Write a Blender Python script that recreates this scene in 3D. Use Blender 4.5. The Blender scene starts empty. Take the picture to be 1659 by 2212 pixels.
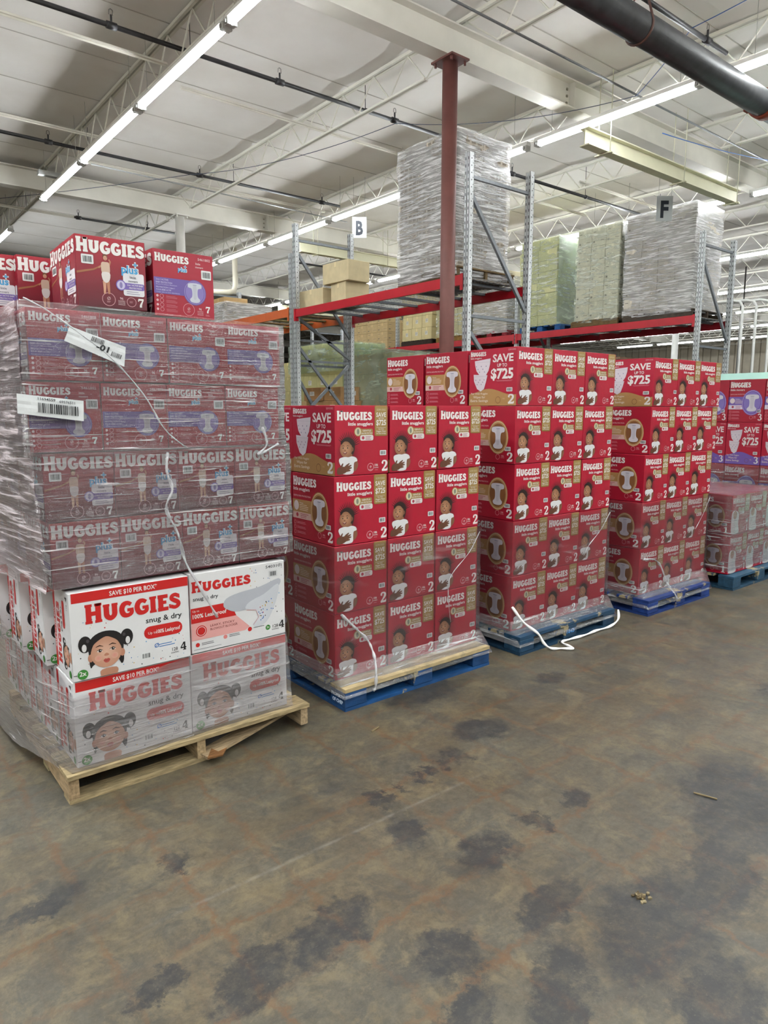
import bpy, math, random
from math import sin, cos, pi, radians, atan, sqrt, hypot
from mathutils import Vector, Matrix, noise
random.seed(7)
SC = bpy.context.scene
COL = SC.collection

# ------------------------------------------------------------------ camera, world, exposure
F_PX, W_PX = 1500.0, 1659.0
PITCH, AZ = radians(8.381), radians(51.24)
cam_d = bpy.data.cameras.new('camera'); cam = bpy.data.objects.new('camera', cam_d); COL.objects.link(cam)
cam_d.sensor_fit = 'HORIZONTAL'; cam_d.sensor_width = 36.0; cam_d.lens = F_PX / W_PX * 36.0
cam_d.clip_start = 0.05; cam_d.clip_end = 300
cam.location = (0, 0, 1.6); cam.rotation_euler = (pi/2 - PITCH, 0, AZ - pi/2)
SC.camera = cam
wd = bpy.data.worlds.new('world'); SC.world = wd; wd.use_nodes = True
wd.node_tree.nodes['Background'].inputs[0].default_value = (0.86, 0.93, 1.0, 1)
wd.node_tree.nodes['Background'].inputs[1].default_value = 0.35
SC.view_settings.view_transform = 'Standard'; SC.view_settings.look = 'None'
SC.view_settings.exposure = 1.12
SC.cycles.use_adaptive_sampling = True; SC.cycles.adaptive_threshold = 0.03; SC.cycles.max_bounces = 6; SC.cycles.diffuse_bounces = 3; SC.cycles.glossy_bounces = 2; SC.cycles.transmission_bounces = 2; SC.cycles.transparent_max_bounces = 14; SC.view_settings.gamma = 1.0
SC.view_settings.use_curve_mapping = False
TUBE_POWER = 33.0          # emission strength of a lit tube
def area_lamp(x, y, w, up=0.0):
    l = bpy.data.lights.new('strip_light_lamp', 'AREA'); l.shape = 'RECTANGLE'; l.size = 2.3; l.size_y = 0.14
    l.energy = w; l.color = (0.93, 0.98, 1.0)
    o = bpy.data.objects.new('strip_light_lamp', l); COL.objects.link(o); o.location = (x, y, 4.98); o.rotation_euler = (0, 0, pi/2)
    if up:                                   # the bare tube shines past its slim housing as well
        l2 = l.copy(); l2.energy = up; l2.size_y = 0.3; o = bpy.data.objects.new('strip_light_lamp', l2); COL.objects.link(o); o.location = (x, y, 5.0); o.rotation_euler = (pi, 0, pi/2)
# rows of the same strip lights that carry on behind and beside the camera
for lx in (-5.6, -1.2, 3.2, 7.6, 12.0):
    for ly in (-6.2, -3.7, -1.2, 1.3):
        area_lamp(lx, ly, 30 if ly < 0 else 38, 40)
for lx in (-5.6, -1.2):
    for ly in (3.8, 6.3, 8.8): area_lamp(lx, ly, 44, 40)
for lx in (16.4, 20.8): area_lamp(lx, 0, 50, 40)

# ------------------------------------------------------------------ helpers
def lin(c):
    if isinstance(c, int): c = ((c >> 16 & 255)/255, (c >> 8 & 255)/255, (c & 255)/255)
    return tuple((x/12.92 if x <= 0.04045 else ((x+0.055)/1.055)**2.4) for x in c)
class G:
    """collects polygons with a colour each and links them as one mesh object"""
    def __init__(s): s.v = []; s.f = []; s.c = []; s.m = []; s.mats = []; s.sm = []
    def mi(s, mat):
        if mat not in s.mats: s.mats.append(mat)
        return s.mats.index(mat)
    def face(s, pts, col=(1,1,1), mat=None, smooth=False):
        n = len(s.v); s.v += [tuple(p) for p in pts]; s.f.append(tuple(range(n, n+len(pts))))
        s.c.append(col); s.m.append(s.mi(mat)); s.sm.append(smooth)
    def faces(s, vs, fs, col=(1,1,1), mat=None, smooth=False):
        n = len(s.v); s.v += [tuple(p) for p in vs]; k = s.mi(mat)
        for f in fs:
            s.f.append(tuple(n+i for i in f)); s.c.append(col); s.m.append(k); s.sm.append(smooth)
    def box(s, a, b, col=(1,1,1), mat=None):
        x0,y0,z0 = a; x1,y1,z1 = b
        v = [(x0,y0,z0),(x1,y0,z0),(x1,y1,z0),(x0,y1,z0),(x0,y0,z1),(x1,y0,z1),(x1,y1,z1),(x0,y1,z1)]
        s.faces(v, [(0,3,2,1),(4,5,6,7),(0,1,5,4),(1,2,6,5),(2,3,7,6),(3,0,4,7)], col, mat)
    def cbox(s, a, b, ch, col=(1,1,1), mat=None, edge=None):
        """box with small chamfers; the edges may carry their own colour"""
        x=(a[0],b[0]); y=(a[1],b[1]); z=(a[2],b[2]); V=[]; I={}
        for i in (0,1):
            for j in (0,1):
                for k in (0,1):
                    sx,sy,sz = 1-2*i,1-2*j,1-2*k
                    for ax in range(3):
                        I[i,j,k,ax]=len(V)
                        V.append((x[i]+(0 if ax==0 else sx*ch), y[j]+(0 if ax==1 else sy*ch), z[k]+(0 if ax==2 else sz*ch)))
        F=[]; E=[]
        for i in (0,1):
            q=[(i,0,0,0),(i,1,0,0),(i,1,1,0),(i,0,1,0)]; q=[I[t] for t in q]; F.append(q if i else q[::-1])
            q=[(0,i,0,1),(0,i,1,1),(1,i,1,1),(1,i,0,1)]; q=[I[t] for t in q]; F.append(q if i else q[::-1])
            q=[(0,0,i,2),(1,0,i,2),(1,1,i,2),(0,1,i,2)]; q=[I[t] for t in q]; F.append(q if i else q[::-1])
        for i in (0,1):
            for j in (0,1):
                fl = (i+j)%2==0
                q=[I[i,j,0,0],I[i,j,0,1],I[i,j,1,1],I[i,j,1,0]]; E.append(q if not fl else q[::-1])
                q=[I[i,0,j,0],I[i,0,j,2],I[i,1,j,2],I[i,1,j,0]]; E.append(q if fl else q[::-1])
                q=[I[0,i,j,1],I[0,i,j,2],I[1,i,j,2],I[1,i,j,1]]; E.append(q if not fl else q[::-1])
                for k in (0,1): E.append([I[i,j,k,0],I[i,j,k,1],I[i,j,k,2]])
        n=len(s.v); s.faces(V, F, col, mat); s.faces([],[],col,mat)
        k=s.mi(mat)
        for f in E: s.f.append(tuple(n+t for t in f)); s.c.append(edge or col); s.m.append(k); s.sm.append(False)
    def bar(s, p, q, w, h, col=(1,1,1), mat=None, up=(0,0,1)):
        p=Vector(p); q=Vector(q); d=(q-p).normalized(); u=Vector(up)
        if abs(d.dot(u))>0.97: u=Vector((1,0,0))
        r=d.cross(u).normalized(); u=r.cross(d).normalized(); r*=w/2; u*=h/2
        v=[p-r-u,p+r-u,p+r+u,p-r+u,q-r-u,q+r-u,q+r+u,q-r+u]
        s.faces(v,[(0,1,2,3),(7,6,5,4),(4,5,1,0),(5,6,2,1),(6,7,3,2),(7,4,0,3)],col,mat)
    def tube(s, pts, r, n=10, col=(1,1,1), mat=None, caps=True):
        pts=[Vector(p) for p in pts]; V=[]; m=len(pts)
        rr = r if isinstance(r,(list,tuple)) else [r]*m
        prev=None
        for i,p in enumerate(pts):
            d=(pts[min(i+1,m-1)]-pts[max(i-1,0)]).normalized()
            if prev is None:
                u=Vector((0,0,1)) if abs(d.z)<0.9 else Vector((1,0,0)); a=d.cross(u).normalized()
            else: a=(prev-d*prev.dot(d)).normalized()
            prev=a; b=d.cross(a)
            for k in range(n):
                t=2*pi*k/n; V.append(p+(a*cos(t)+b*sin(t))*rr[i])
        F=[(i*n+k,i*n+(k+1)%n,(i+1)*n+(k+1)%n,(i+1)*n+k) for i in range(m-1) for k in range(n)]
        base=len(s.v); s.faces(V,F,col,mat,True)
        if caps:
            k_=s.mi(mat)
            for idx in (list(range(n))[::-1],[(m-1)*n+k for k in range(n)]):
                s.f.append(tuple(base+t for t in idx)); s.c.append(col); s.m.append(k_); s.sm.append(False)
    def prism(s, poly, a, b, axis, col=(1,1,1), mat=None):
        """poly: 2D outline, extruded from a to b along axis"""
        def P(u,v,t): return {'x':(t,u,v),'y':(u,t,v),'z':(u,v,t)}[axis]
        n=len(poly); V=[P(u,v,a) for u,v in poly]+[P(u,v,b) for u,v in poly]
        F=[tuple(range(n))[::-1], tuple(range(n,2*n))]+[(i,(i+1)%n,n+(i+1)%n,n+i) for i in range(n)]
        s.faces(V,F,col,mat)
    def mesh(s, name):
        me=bpy.data.meshes.new(name); me.from_pydata(s.v,[],s.f)
        for m in s.mats: me.materials.append(m)
        me.polygons.foreach_set('material_index', s.m); me.polygons.foreach_set('use_smooth', s.sm)
        at=me.color_attributes.new('Col','FLOAT_COLOR','CORNER'); buf=[]
        for f,c in zip(s.f,s.c):
            if isinstance(c[0],(tuple,list)):
                for q in c: buf += [q[0],q[1],q[2],1.0]
            else: buf += [c[0],c[1],c[2],1.0]*len(f)
        at.data.foreach_set('color', buf); me.update()
        return me
    def build(s, name, parent=None, loc=(0,0,0)):
        return link(name, s.mesh(name), parent, loc)
def link(name, me, parent=None, loc=(0,0,0), rz=0):
    o=bpy.data.objects.new(name, me); COL.objects.link(o); o.location=loc; o.rotation_euler=(0,0,rz)
    if parent: o.parent=parent
    return o
def tag(o, label=None, cat=None, group=None, kind=None):
    if label: o['label']=label
    if cat: o['category']=cat
    if group: o['group']=group
    if kind: o['kind']=kind
    return o
def thing(name, label, cat, loc=(0,0,0), rz=0, group=None):
    o=bpy.data.objects.new(name, None); COL.objects.link(o); o.location=loc; o.rotation_euler=(0,0,rz); o.empty_display_size=0.1
    return tag(o,label,cat,group)
def copy_tree(o, parent=None):
    c=o.copy(); COL.objects.link(c); c.parent=parent
    for ch in list(o.children): copy_tree(ch,c)
    return c

# ------------------------------------------------------------------ materials
def new_mat(name):
    m=bpy.data.materials.new(name); m.use_nodes=True; nt=m.node_tree
    return m, nt, nt.nodes['Principled BSDF']
def col_mat(name, rough=0.5, metal=0.0, noise_amt=0.0, noise_scale=20.0, bump=0.0, spec=0.5, stretch=(1,1,1), bump_scale=None, tone=1.0):
    """takes its colour from the mesh's own colour attribute, with wear noise"""
    m,nt,b=new_mat(name); N=nt.nodes; L=nt.links
    a=N.new('ShaderNodeAttribute'); a.attribute_name='Col'
    b.inputs['Roughness'].default_value=rough; b.inputs['Metallic'].default_value=metal
    b.inputs['Specular IOR Level'].default_value=spec
    src=a.outputs['Color']
    if tone!=1.0:
        tv=N.new('ShaderNodeVectorMath'); tv.operation='SCALE'; tv.inputs['Scale'].default_value=tone; L.new(src,tv.inputs[0]); src=tv.outputs[0]
    if noise_amt or bump:
        tc=N.new('ShaderNodeTexCoord'); mp=N.new('ShaderNodeMapping'); mp.inputs['Scale'].default_value=stretch
        L.new(tc.outputs['Object'],mp.inputs['Vector'])
        n=N.new('ShaderNodeTexNoise'); n.inputs['Scale'].default_value=noise_scale; n.inputs['Detail'].default_value=5
        L.new(mp.outputs['Vector'],n.inputs['Vector'])
        if noise_amt:
            mr=N.new('ShaderNodeMapRange'); mr.inputs[1].default_value=0.3; mr.inputs[2].default_value=0.7
            mr.inputs[3].default_value=1-noise_amt; mr.inputs[4].default_value=1+noise_amt*0.5
            L.new(n.outputs['Fac'],mr.inputs[0])
            mx=N.new('ShaderNodeVectorMath'); mx.operation='MULTIPLY'
            L.new(src,mx.inputs[0]); L.new(mr.outputs[0],mx.inputs[1]); src=mx.outputs[0]
        if bump:
            bp=N.new('ShaderNodeBump'); bp.inputs['Strength'].default_value=bump; bp.inputs['Distance'].default_value=0.01
            nn=n
            if bump_scale:
                nn=N.new('ShaderNodeTexNoise'); nn.inputs['Scale'].default_value=bump_scale; nn.inputs['Detail'].default_value=3
                L.new(mp.outputs['Vector'],nn.inputs['Vector'])
            L.new(nn.outputs['Fac'],bp.inputs['Height']); L.new(bp.outputs['Normal'],b.inputs['Normal'])
    L.new(src,b.inputs['Base Color'])
    return m
M_CARD = col_mat('printed_carton', 0.42, 0, 0.05, 3.0, 0.25, 0.45, bump_scale=7, tone=.57)
M_KRAFT = col_mat('kraft_cardboard', 0.8, 0, 0.1, 9.0, 0.2, 0.2, tone=.85)
M_PAINT = col_mat('painted_steel', 0.35, 0, 0.12, 6.0, 0.05, 0.5, tone=.8)
M_WHITEP = col_mat('white_paint', 0.55, 0, 0.08, 3.0, 0.0, 0.3)
M_GALV = col_mat('galvanised_steel', 0.38, 0.25, 0.16, 30.0, 0.05, 0.5, tone=.8)
M_WOOD = col_mat('raw_pallet_wood', 0.75, 0, 0.42, 14.0, 0.5, 0.25, stretch=(1,5,5), tone=.54)
M_WOODY = col_mat('raw_pallet_wood_along', 0.75, 0, 0.42, 14.0, 0.5, 0.25, stretch=(5,1,5), tone=.47)
M_BLUE = col_mat('blue_pallet_paint', 0.6, 0, 0.35, 9.0, 0.35, 0.35, stretch=(1,3,3), tone=.7)
def chip(m,c,sc,lo):
    N=m.node_tree.nodes; L=m.node_tree.links; b=N['Principled BSDF']; src=b.inputs['Base Color'].links[0].from_socket
    tc=N.new('ShaderNodeTexCoord'); n=N.new('ShaderNodeTexNoise'); n.inputs['Scale'].default_value=sc; n.inputs['Detail'].default_value=6; n.inputs['Roughness'].default_value=.7
    L.new(tc.outputs['Object'],n.inputs['Vector']); r=N.new('ShaderNodeMapRange'); r.inputs[1].default_value=lo; r.inputs[2].default_value=lo+.03; L.new(n.outputs['Fac'],r.inputs[0])
    x=N.new('ShaderNodeMix'); x.data_type='RGBA'; L.new(r.outputs[0],x.inputs[0]); L.new(src,x.inputs[6]); x.inputs[7].default_value=(*c,1); L.new(x.outputs[2],b.inputs['Base Color'])
chip(M_BLUE,tuple(q*.6 for q in lin(0xa89a78)),3.5,.60)
M_RUST = col_mat('old_red_primer', 0.55, 0, 0.14, 8.0, 0.1, 0.4, tone=.72)
M_BLACK = col_mat('black_pipe', 0.42, 0.0, 0.4, 12.0, 0.15, 0.6)
M_PLAST = col_mat('plain_plastic', 0.4, 0)
M_PAPER = col_mat('paper_label', 0.5, 0, 0.03, 12.0, 0.3, 0.3, tone=.62)
def emis_mat(name, col, st):
    m,nt,b=new_mat(name); b.inputs['Base Color'].default_value=(*col,1)
    b.inputs['Emission Color'].default_value=(*col,1); b.inputs['Emission Strength'].default_value=st
    return m
M_TUBE = emis_mat('lit_tube', (0.93,0.97,1.0), TUBE_POWER)
def film_mat(name, base=0.12, streak=0.35, tint=(0.95,0.93,0.95), sc=(4,4,26), gloss=0.5, seed=0.0, thr=0.56, bump=0.8, rough=0.16, wh=1.0):
    """stretch film: clear where it lies flat, whitish and shiny where it is gathered into creases, white streaks doubling as lamp glints"""
    m,nt,b=new_mat(name); N=nt.nodes; L=nt.links; N.remove(b); out=N['Material Output']
    tc=N.new('ShaderNodeTexCoord'); mp=N.new('ShaderNodeMapping'); mp.inputs['Scale'].default_value=sc; mp.inputs['Location'].default_value=(seed,seed*1.7,seed*.6)
    mp.inputs['Rotation'].default_value=(0.10,0.12,0)
    L.new(tc.outputs['Object'],mp.inputs['Vector'])
    n1=N.new('ShaderNodeTexNoise'); n1.inputs['Scale'].default_value=1.6; n1.inputs['Detail'].default_value=6; n1.inputs['Roughness'].default_value=0.62; n1.inputs['Distortion'].default_value=0.5
    L.new(mp.outputs['Vector'],n1.inputs['Vector'])
    n2=N.new('ShaderNodeTexNoise'); n2.inputs['Scale'].default_value=1.7; n2.inputs['Detail'].default_value=2
    L.new(tc.outputs['Object'],n2.inputs['Vector'])
    r1=N.new('ShaderNodeMapRange'); r1.inputs[1].default_value=thr; r1.inputs[2].default_value=thr+0.13; r1.inputs[3].default_value=0; r1.inputs[4].default_value=streak  # streaks: gathered film, with lamp highlights put into the white as well
    L.new(n1.outputs['Fac'],r1.inputs[0])
    r2=N.new('ShaderNodeMapRange'); r2.inputs[1].default_value=0.32; r2.inputs[2].default_value=0.66; r2.inputs[3].default_value=base*0.45; r2.inputs[4].default_value=base*1.5
    L.new(n2.outputs['Fac'],r2.inputs[0])
    ad=N.new('ShaderNodeMath'); ad.operation='ADD'; ad.use_clamp=True
    L.new(r1.outputs[0],ad.inputs[0]); L.new(r2.outputs[0],ad.inputs[1])
    df=N.new('ShaderNodeBsdfDiffuse'); df.inputs['Color'].default_value=(*[t*wh for t in tint],1)
    tl=N.new('ShaderNodeBsdfTranslucent'); tl.inputs['Color'].default_value=(*[t*wh for t in tint],1)
    gl=N.new('ShaderNodeBsdfGlossy'); gl.inputs['Roughness'].default_value=rough; gl.inputs['Color'].default_value=(1,1,1,1)
    tr=N.new('ShaderNodeBsdfTransparent'); tr.inputs['Color'].default_value=(*[min(1,.35+.65*t) for t in tint],1)
    bp=N.new('ShaderNodeBump'); bp.inputs['Strength'].default_value=bump; bp.inputs['Distance'].default_value=0.02
    L.new(n1.outputs['Fac'],bp.inputs['Height'])
    for k in (df,gl,tl): L.new(bp.outputs['Normal'],k.inputs['Normal'])
    m0=N.new('ShaderNodeMixShader'); m0.inputs[0].default_value=0.3; L.new(df.outputs[0],m0.inputs[1]); L.new(tl.outputs[0],m0.inputs[2])
    m1=N.new('ShaderNodeMixShader'); L.new(ad.outputs[0],m1.inputs[0]); L.new(tr.outputs[0],m1.inputs[1]); L.new(m0.outputs[0],m1.inputs[2])
    fr=N.new('ShaderNodeFresnel'); fr.inputs['IOR'].default_value=1.5; L.new(bp.outputs['Normal'],fr.inputs['Normal'])
    mu=N.new('ShaderNodeMath'); mu.operation='MULTIPLY'; mu.inputs[1].default_value=gloss*1.6; mu.use_clamp=True; L.new(fr.outputs[0],mu.inputs[0])
    m2=N.new('ShaderNodeMixShader'); L.new(mu.outputs[0],m2.inputs[0]); L.new(m1.outputs[0],m2.inputs[1]); L.new(gl.outputs[0],m2.inputs[2])
    L.new(m2.outputs[0],out.inputs['Surface'])
    return m

# ------------------------------------------------------------------ floor
def floor_material():
    m,nt,b=new_mat('stained_concrete'); N=nt.nodes; L=nt.links
    geo=N.new('ShaderNodeNewGeometry'); pos=geo.outputs['Position']
    def noisef(sc,det=4,rough=.55,vec=pos,dist=0.0):
        n=N.new('ShaderNodeTexNoise'); n.inputs['Scale'].default_value=sc; n.inputs['Detail'].default_value=det
        n.inputs['Roughness'].default_value=rough; n.inputs['Distortion'].default_value=dist; L.new(vec,n.inputs['Vector']); return n.outputs['Fac']
    def mapr(x,a,b_,c,d):
        r=N.new('ShaderNodeMapRange'); r.inputs[1].default_value=a; r.inputs[2].default_value=b_; r.inputs[3].default_value=c; r.inputs[4].default_value=d
        L.new(x,r.inputs[0]); return r.outputs[0]
    def math_(op,x,y):
        r=N.new('ShaderNodeMath'); r.operation=op
        for i,t in enumerate((x,y)):
            if isinstance(t,(int,float)): r.inputs[i].default_value=t
            else: L.new(t,r.inputs[i])
        return r.outputs[0]
    def mix(f,a,b_):
        r=N.new('ShaderNodeMix'); r.data_type='RGBA'
        if isinstance(f,(int,float)): r.inputs[0].default_value=f
        else: L.new(f,r.inputs[0])
        for i,t in ((6,a),(7,b_)):
            if isinstance(t,tuple): r.inputs[i].default_value=(*t,1)
            else: L.new(t,r.inputs[i])
        return r.outputs[2]
    # warped coordinates for irregular outlines
    wn=N.new('ShaderNodeTexNoise'); wn.inputs['Scale'].default_value=8; wn.inputs['Detail'].default_value=9; wn.inputs['Roughness'].default_value=0.78; L.new(pos,wn.inputs['Vector'])
    ws=N.new('ShaderNodeVectorMath'); ws.operation='MULTIPLY_ADD'; ws.inputs[1].default_value=(0.22,0.22,0); L.new(wn.outputs['Color'],ws.inputs[0]); L.new(pos,ws.inputs[2])
    wo=N.new('ShaderNodeVectorMath'); wo.operation='SUBTRACT'; wo.inputs[1].default_value=(0.11,0.11,0); L.new(ws.outputs[0],wo.inputs[0]); warp=wo.outputs[0]
    ws2=N.new('ShaderNodeVectorMath'); ws2.operation='MULTIPLY_ADD'; ws2.inputs[1].default_value=(.36,.36,0); L.new(wn.outputs['Color'],ws2.inputs[0]); L.new(pos,ws2.inputs[2])
    wo2=N.new('ShaderNodeVectorMath'); wo2.operation='SUBTRACT'; wo2.inputs[1].default_value=(.18,.18,0); L.new(ws2.outputs[0],wo2.inputs[0]); warp2=wo2.outputs[0]
    c=mix(mapr(noisef(1.6,8,.7),.36,.64,0,1), lin(0x555148), lin(0x6e6858))
    c=mix(mapr(noisef(2.7,6,.65,dist=.6),.42,.68,0,.65), c, lin(0x786648))
    c=mix(mapr(noisef(0.9,5,.6,dist=.4),.5,.72,0,.7), c, lin(0x66665c))
    c=mix(mapr(noisef(5.5,7,.7,dist=.8),.55,.75,0,.45), c, lin(0x45433d))
    c=mix(mapr(noisef(3.1,7,.75,dist=1.2),.6,.72,0,.5), c, lin(0x3d3f43))
    c=mix(mapr(noisef(34,8,.8),.40,.62,.5,0), c, lin(0x3a372f))
    c=mix(mapr(noisef(6.5,9,.8,dist=.5),.50,.62,0,.5), c, lin(0x86785a))
    c=mix(mapr(noisef(4.2,9,.8,dist=.9),.53,.60,0,.45), c, lin(0x3e3f3e))
    # brown rub marks running along both directions
    mp=N.new('ShaderNodeMapping'); mp.inputs['Scale'].default_value=(1.2,16,1); mp.inputs['Rotation'].default_value=(0,0,.12); L.new(pos,mp.inputs['Vector'])
    c=mix(mapr(noisef(1.0,6,.7,mp.outputs[0],.3),.56,.74,0,.4), c, lin(0x867656))
    mp=N.new('ShaderNodeMapping'); mp.inputs['Scale'].default_value=(18,1.1,1); L.new(pos,mp.inputs['Vector'])
    c=mix(mapr(noisef(1.0,6,.7,mp.outputs[0],.3),.58,.74,0,.35), c, lin(0x684a36))
    # old tile grid: brown glue lines about a foot apart
    sep=N.new('ShaderNodeSeparateXYZ'); L.new(warp,sep.inputs[0])
    for k,off in ((0,.08),(1,.15)):
        s_=math_('ADD',math_('MULTIPLY',sep.outputs[k],1/0.305),off*10)
        fr=math_('FRACT',s_,0); d=math_('ABSOLUTE',math_('SUBTRACT',fr,.5),0)
        ln=mapr(d,.0,.06,1,0); br=mapr(noisef(1.7+k,4,.6),.38,.56,.1,.75)
        c=mix(math_('MULTIPLY',ln,br), c, lin(0x6e5036))
    # dark patches
    blots=[(2.45,2.29,.17,.09,0),(1.66,2.10,.05,.07,.3),(1.80,2.11,.02,.06,.3),(1.90,2.125,.02,.06,.3),(1.98,2.137,.03,.06,.3),(2.06,2.15,.03,.05,.2),(2.17,2.17,.06,.08,.2),
      (2.30,1.585,.07,.05,.2),(2.05,1.593,.05,.06,.1),(2.8,1.15,.38,.22,.5),(1.09,1.62,.17,.09,.3),(1.71,1.27,.15,.08,.2),(.82,1.6,.13,.09,.3),
      (.83,2.22,.05,.05,0),(1.6,1.86,.09,.07,.5),(1.76,1.58,.13,.10,.4),(.42,2.3,.12,.05,.2),(1.9,1.0,.30,.16,.2),(1.44,1.03,.2,.08,.6),(4.1,1.5,.2,.12,.5),
      (2.55,2.8,.26,.12,0),(3.3,2.47,.12,.07,0),(2.35,1.0,.30,.12,.4),(1.75,.72,.2,.1,.3),(1.32,1.33,.10,.10,.2),(1.2,1.15,.12,.06,.3),(3.4,1.1,.3,.1,.3),(.6,1.75,.1,.04,.3)]
    acc=None
    for x,y,rx,ry,rot in blots:
        mp=N.new('ShaderNodeMapping'); mp.vector_type='TEXTURE'; mp.inputs['Location'].default_value=(x,y,0); mp.inputs['Rotation'].default_value=(0,0,rot); mp.inputs['Scale'].default_value=(rx*1.15,ry*1.15,1)
        L.new(warp2,mp.inputs['Vector'])
        ln=N.new('ShaderNodeVectorMath'); ln.operation='LENGTH'; L.new(mp.outputs[0],ln.inputs[0])
        v=mapr(ln.outputs['Value'],.70,1.05,1,0); acc=v if acc is None else math_('MAXIMUM',acc,v)
    grit=mapr(noisef(13,9,.8),.36,.54,.35,1)
    c=mix(math_('MULTIPLY',math_('MULTIPLY',acc,grit),.85), c, lin(0x2e3034))
    # small dark spots
    vo=N.new('ShaderNodeTexVoronoi'); vo.inputs['Scale'].default_value=5.5; L.new(pos,vo.inputs['Vector'])
    sp=mapr(vo.outputs['Distance'],.03,.075,1,0); sp=math_('MULTIPLY',sp,mapr(noisef(1.1,2),.52,.6,0,1))
    c=mix(math_('MULTIPLY',sp,.75), c, lin(0x2d2c2b))
    # pale speckle and the long pale scrape
    c=mix(mapr(noisef(90,3,.6),.62,.78,0,.35), c, lin(0x8e8672))
    sx=N.new('ShaderNodeSeparateXYZ'); L.new(pos,sx.inputs[0])
    d=math_('ABSOLUTE',math_('SUBTRACT',sx.outputs[1],math_('ADD',math_('MULTIPLY',sx.outputs[0],-.012),2.0)),0)
    sc_=math_('MULTIPLY',mapr(d,.0,.012,1,0),math_('MULTIPLY',math_('MULTIPLY',mapr(sx.outputs[0],.5,.9,0,1),mapr(sx.outputs[0],1.7,2.4,1,0)),mapr(noisef(9,5,.7),.4,.6,.05,.4)))
    c=mix(sc_, c, lin(0x9c968c))
    tv=N.new('ShaderNodeVectorMath'); tv.operation='SCALE'; tv.inputs['Scale'].default_value=.54; L.new(c,tv.inputs[0]); c=tv.outputs[0]
    L.new(c,b.inputs['Base Color'])
    L.new(mapr(noisef(3,6,.7),.3,.7,.32,.62),b.inputs['Roughness'])
    b.inputs['Specular IOR Level'].default_value=0.4
    bp=N.new('ShaderNodeBump'); bp.inputs['Strength'].default_value=.18; bp.inputs['Distance'].default_value=.01
    L.new(noisef(14,8,.7),bp.inputs['Height']); L.new(bp.outputs['Normal'],b.inputs['Normal'])
    return m
X0,X1,Y0,Y1 = -8.0, 44.0, -8.0, 52.0
g=G(); g.box((X0,Y0,-.2),(X1,Y1,0),(1,1,1),floor_material())
tag(g.build('floor'),'stained brown grey concrete warehouse floor','floor',kind='structure')

# ------------------------------------------------------------------ roof deck
ZD=5.74
def deck_material():
    m,nt,b=new_mat('white_roof_insulation'); N=nt.nodes; L=nt.links
    geo=N.new('ShaderNodeNewGeometry'); s=N.new('ShaderNodeSeparateXYZ'); L.new(geo.outputs['Position'],s.inputs[0])
    nz=N.new('ShaderNodeTexNoise'); nz.inputs['Scale'].default_value=1.2; nz.inputs['Detail'].default_value=5; L.new(geo.outputs['Position'],nz.inputs['Vector'])
    r=N.new('ShaderNodeMapRange'); r.inputs[1].default_value=.3; r.inputs[2].default_value=.7; r.inputs[3].default_value=0; r.inputs[4].default_value=1; L.new(nz.outputs['Fac'],r.inputs[0])
    mx=N.new('ShaderNodeMix'); mx.data_type='RGBA'; L.new(r.outputs[0],mx.inputs[0]); mx.inputs[6].default_value=(*lin(0xe4dfd8),1); mx.inputs[7].default_value=(*lin(0xf0ede8),1)
    L.new(mx.outputs[2],b.inputs['Base Color']); b.inputs['Roughness'].default_value=.75
    return m
M_DECK=deck_material()
g=G()
p=1.22; y=Y0
xs=[X0,X1]
while y<Y1:
    ye=min(y+p,Y1); n=6
    for i in range(n):                           # each sheet sags a little between its seams
        a=y+(ye-y)*i/n; b_=y+(ye-y)*(i+1)/n
        za=ZD-.022*sin(pi*i/n)**.5; zb=ZD-.022*max(0,sin(pi*(i+1)/n))**.5
        g.face([(X0,a,za),(X1,a,za),(X1,b_,zb),(X0,b_,zb)][::-1],(1,1,1),M_DECK)
    g.box((X0,y-.006,ZD-.006),(X1,y+.006,ZD+.02),lin(0xbdb7ae),M_WHITEP)
    y+=p
g.box((X0,Y0,ZD+.02),(X1,Y1,ZD+.2),lin(0xd0cbc2),M_WHITEP)
tag(g.build('ceiling'),'white insulated roof sheets with long seams','ceiling',kind='structure')

# ------------------------------------------------------------------ far walls
g=G(); x=X1
for i in range(int((Y1-Y0)/.5)):
    ya=Y0+i*.5; g.box((x,ya,0),(x+.12,ya+.44,6),lin(0xe8dec8),M_WHITEP); g.box((x+.05,ya+.44,0),(x+.12,ya+.5,6),lin(0xa89c86),M_WHITEP)
tag(g.build('wall_east'),'beige ribbed metal wall at the far end','wall',kind='structure')
g=G(); g.box((X0,Y1,0),(X1,Y1+.15,6),lin(0x8c8980),M_WHITEP); tag(g.build('wall_north'),'grey wall beyond the storage racks','wall',kind='structure')
g=G(); g.box((X0-.15,Y0,0),(X0,Y1,6),lin(0xb9b4a8),M_WHITEP); tag(g.build('wall_west'),'pale wall outside the picture to the west','wall',kind='structure')
g=G(); g.box((X0,Y0-.15,0),(X1,Y0,6),lin(0xb9b4a8),M_WHITEP); tag(g.build('wall_south'),'pale wall behind the viewpoint','wall',kind='structure')

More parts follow.
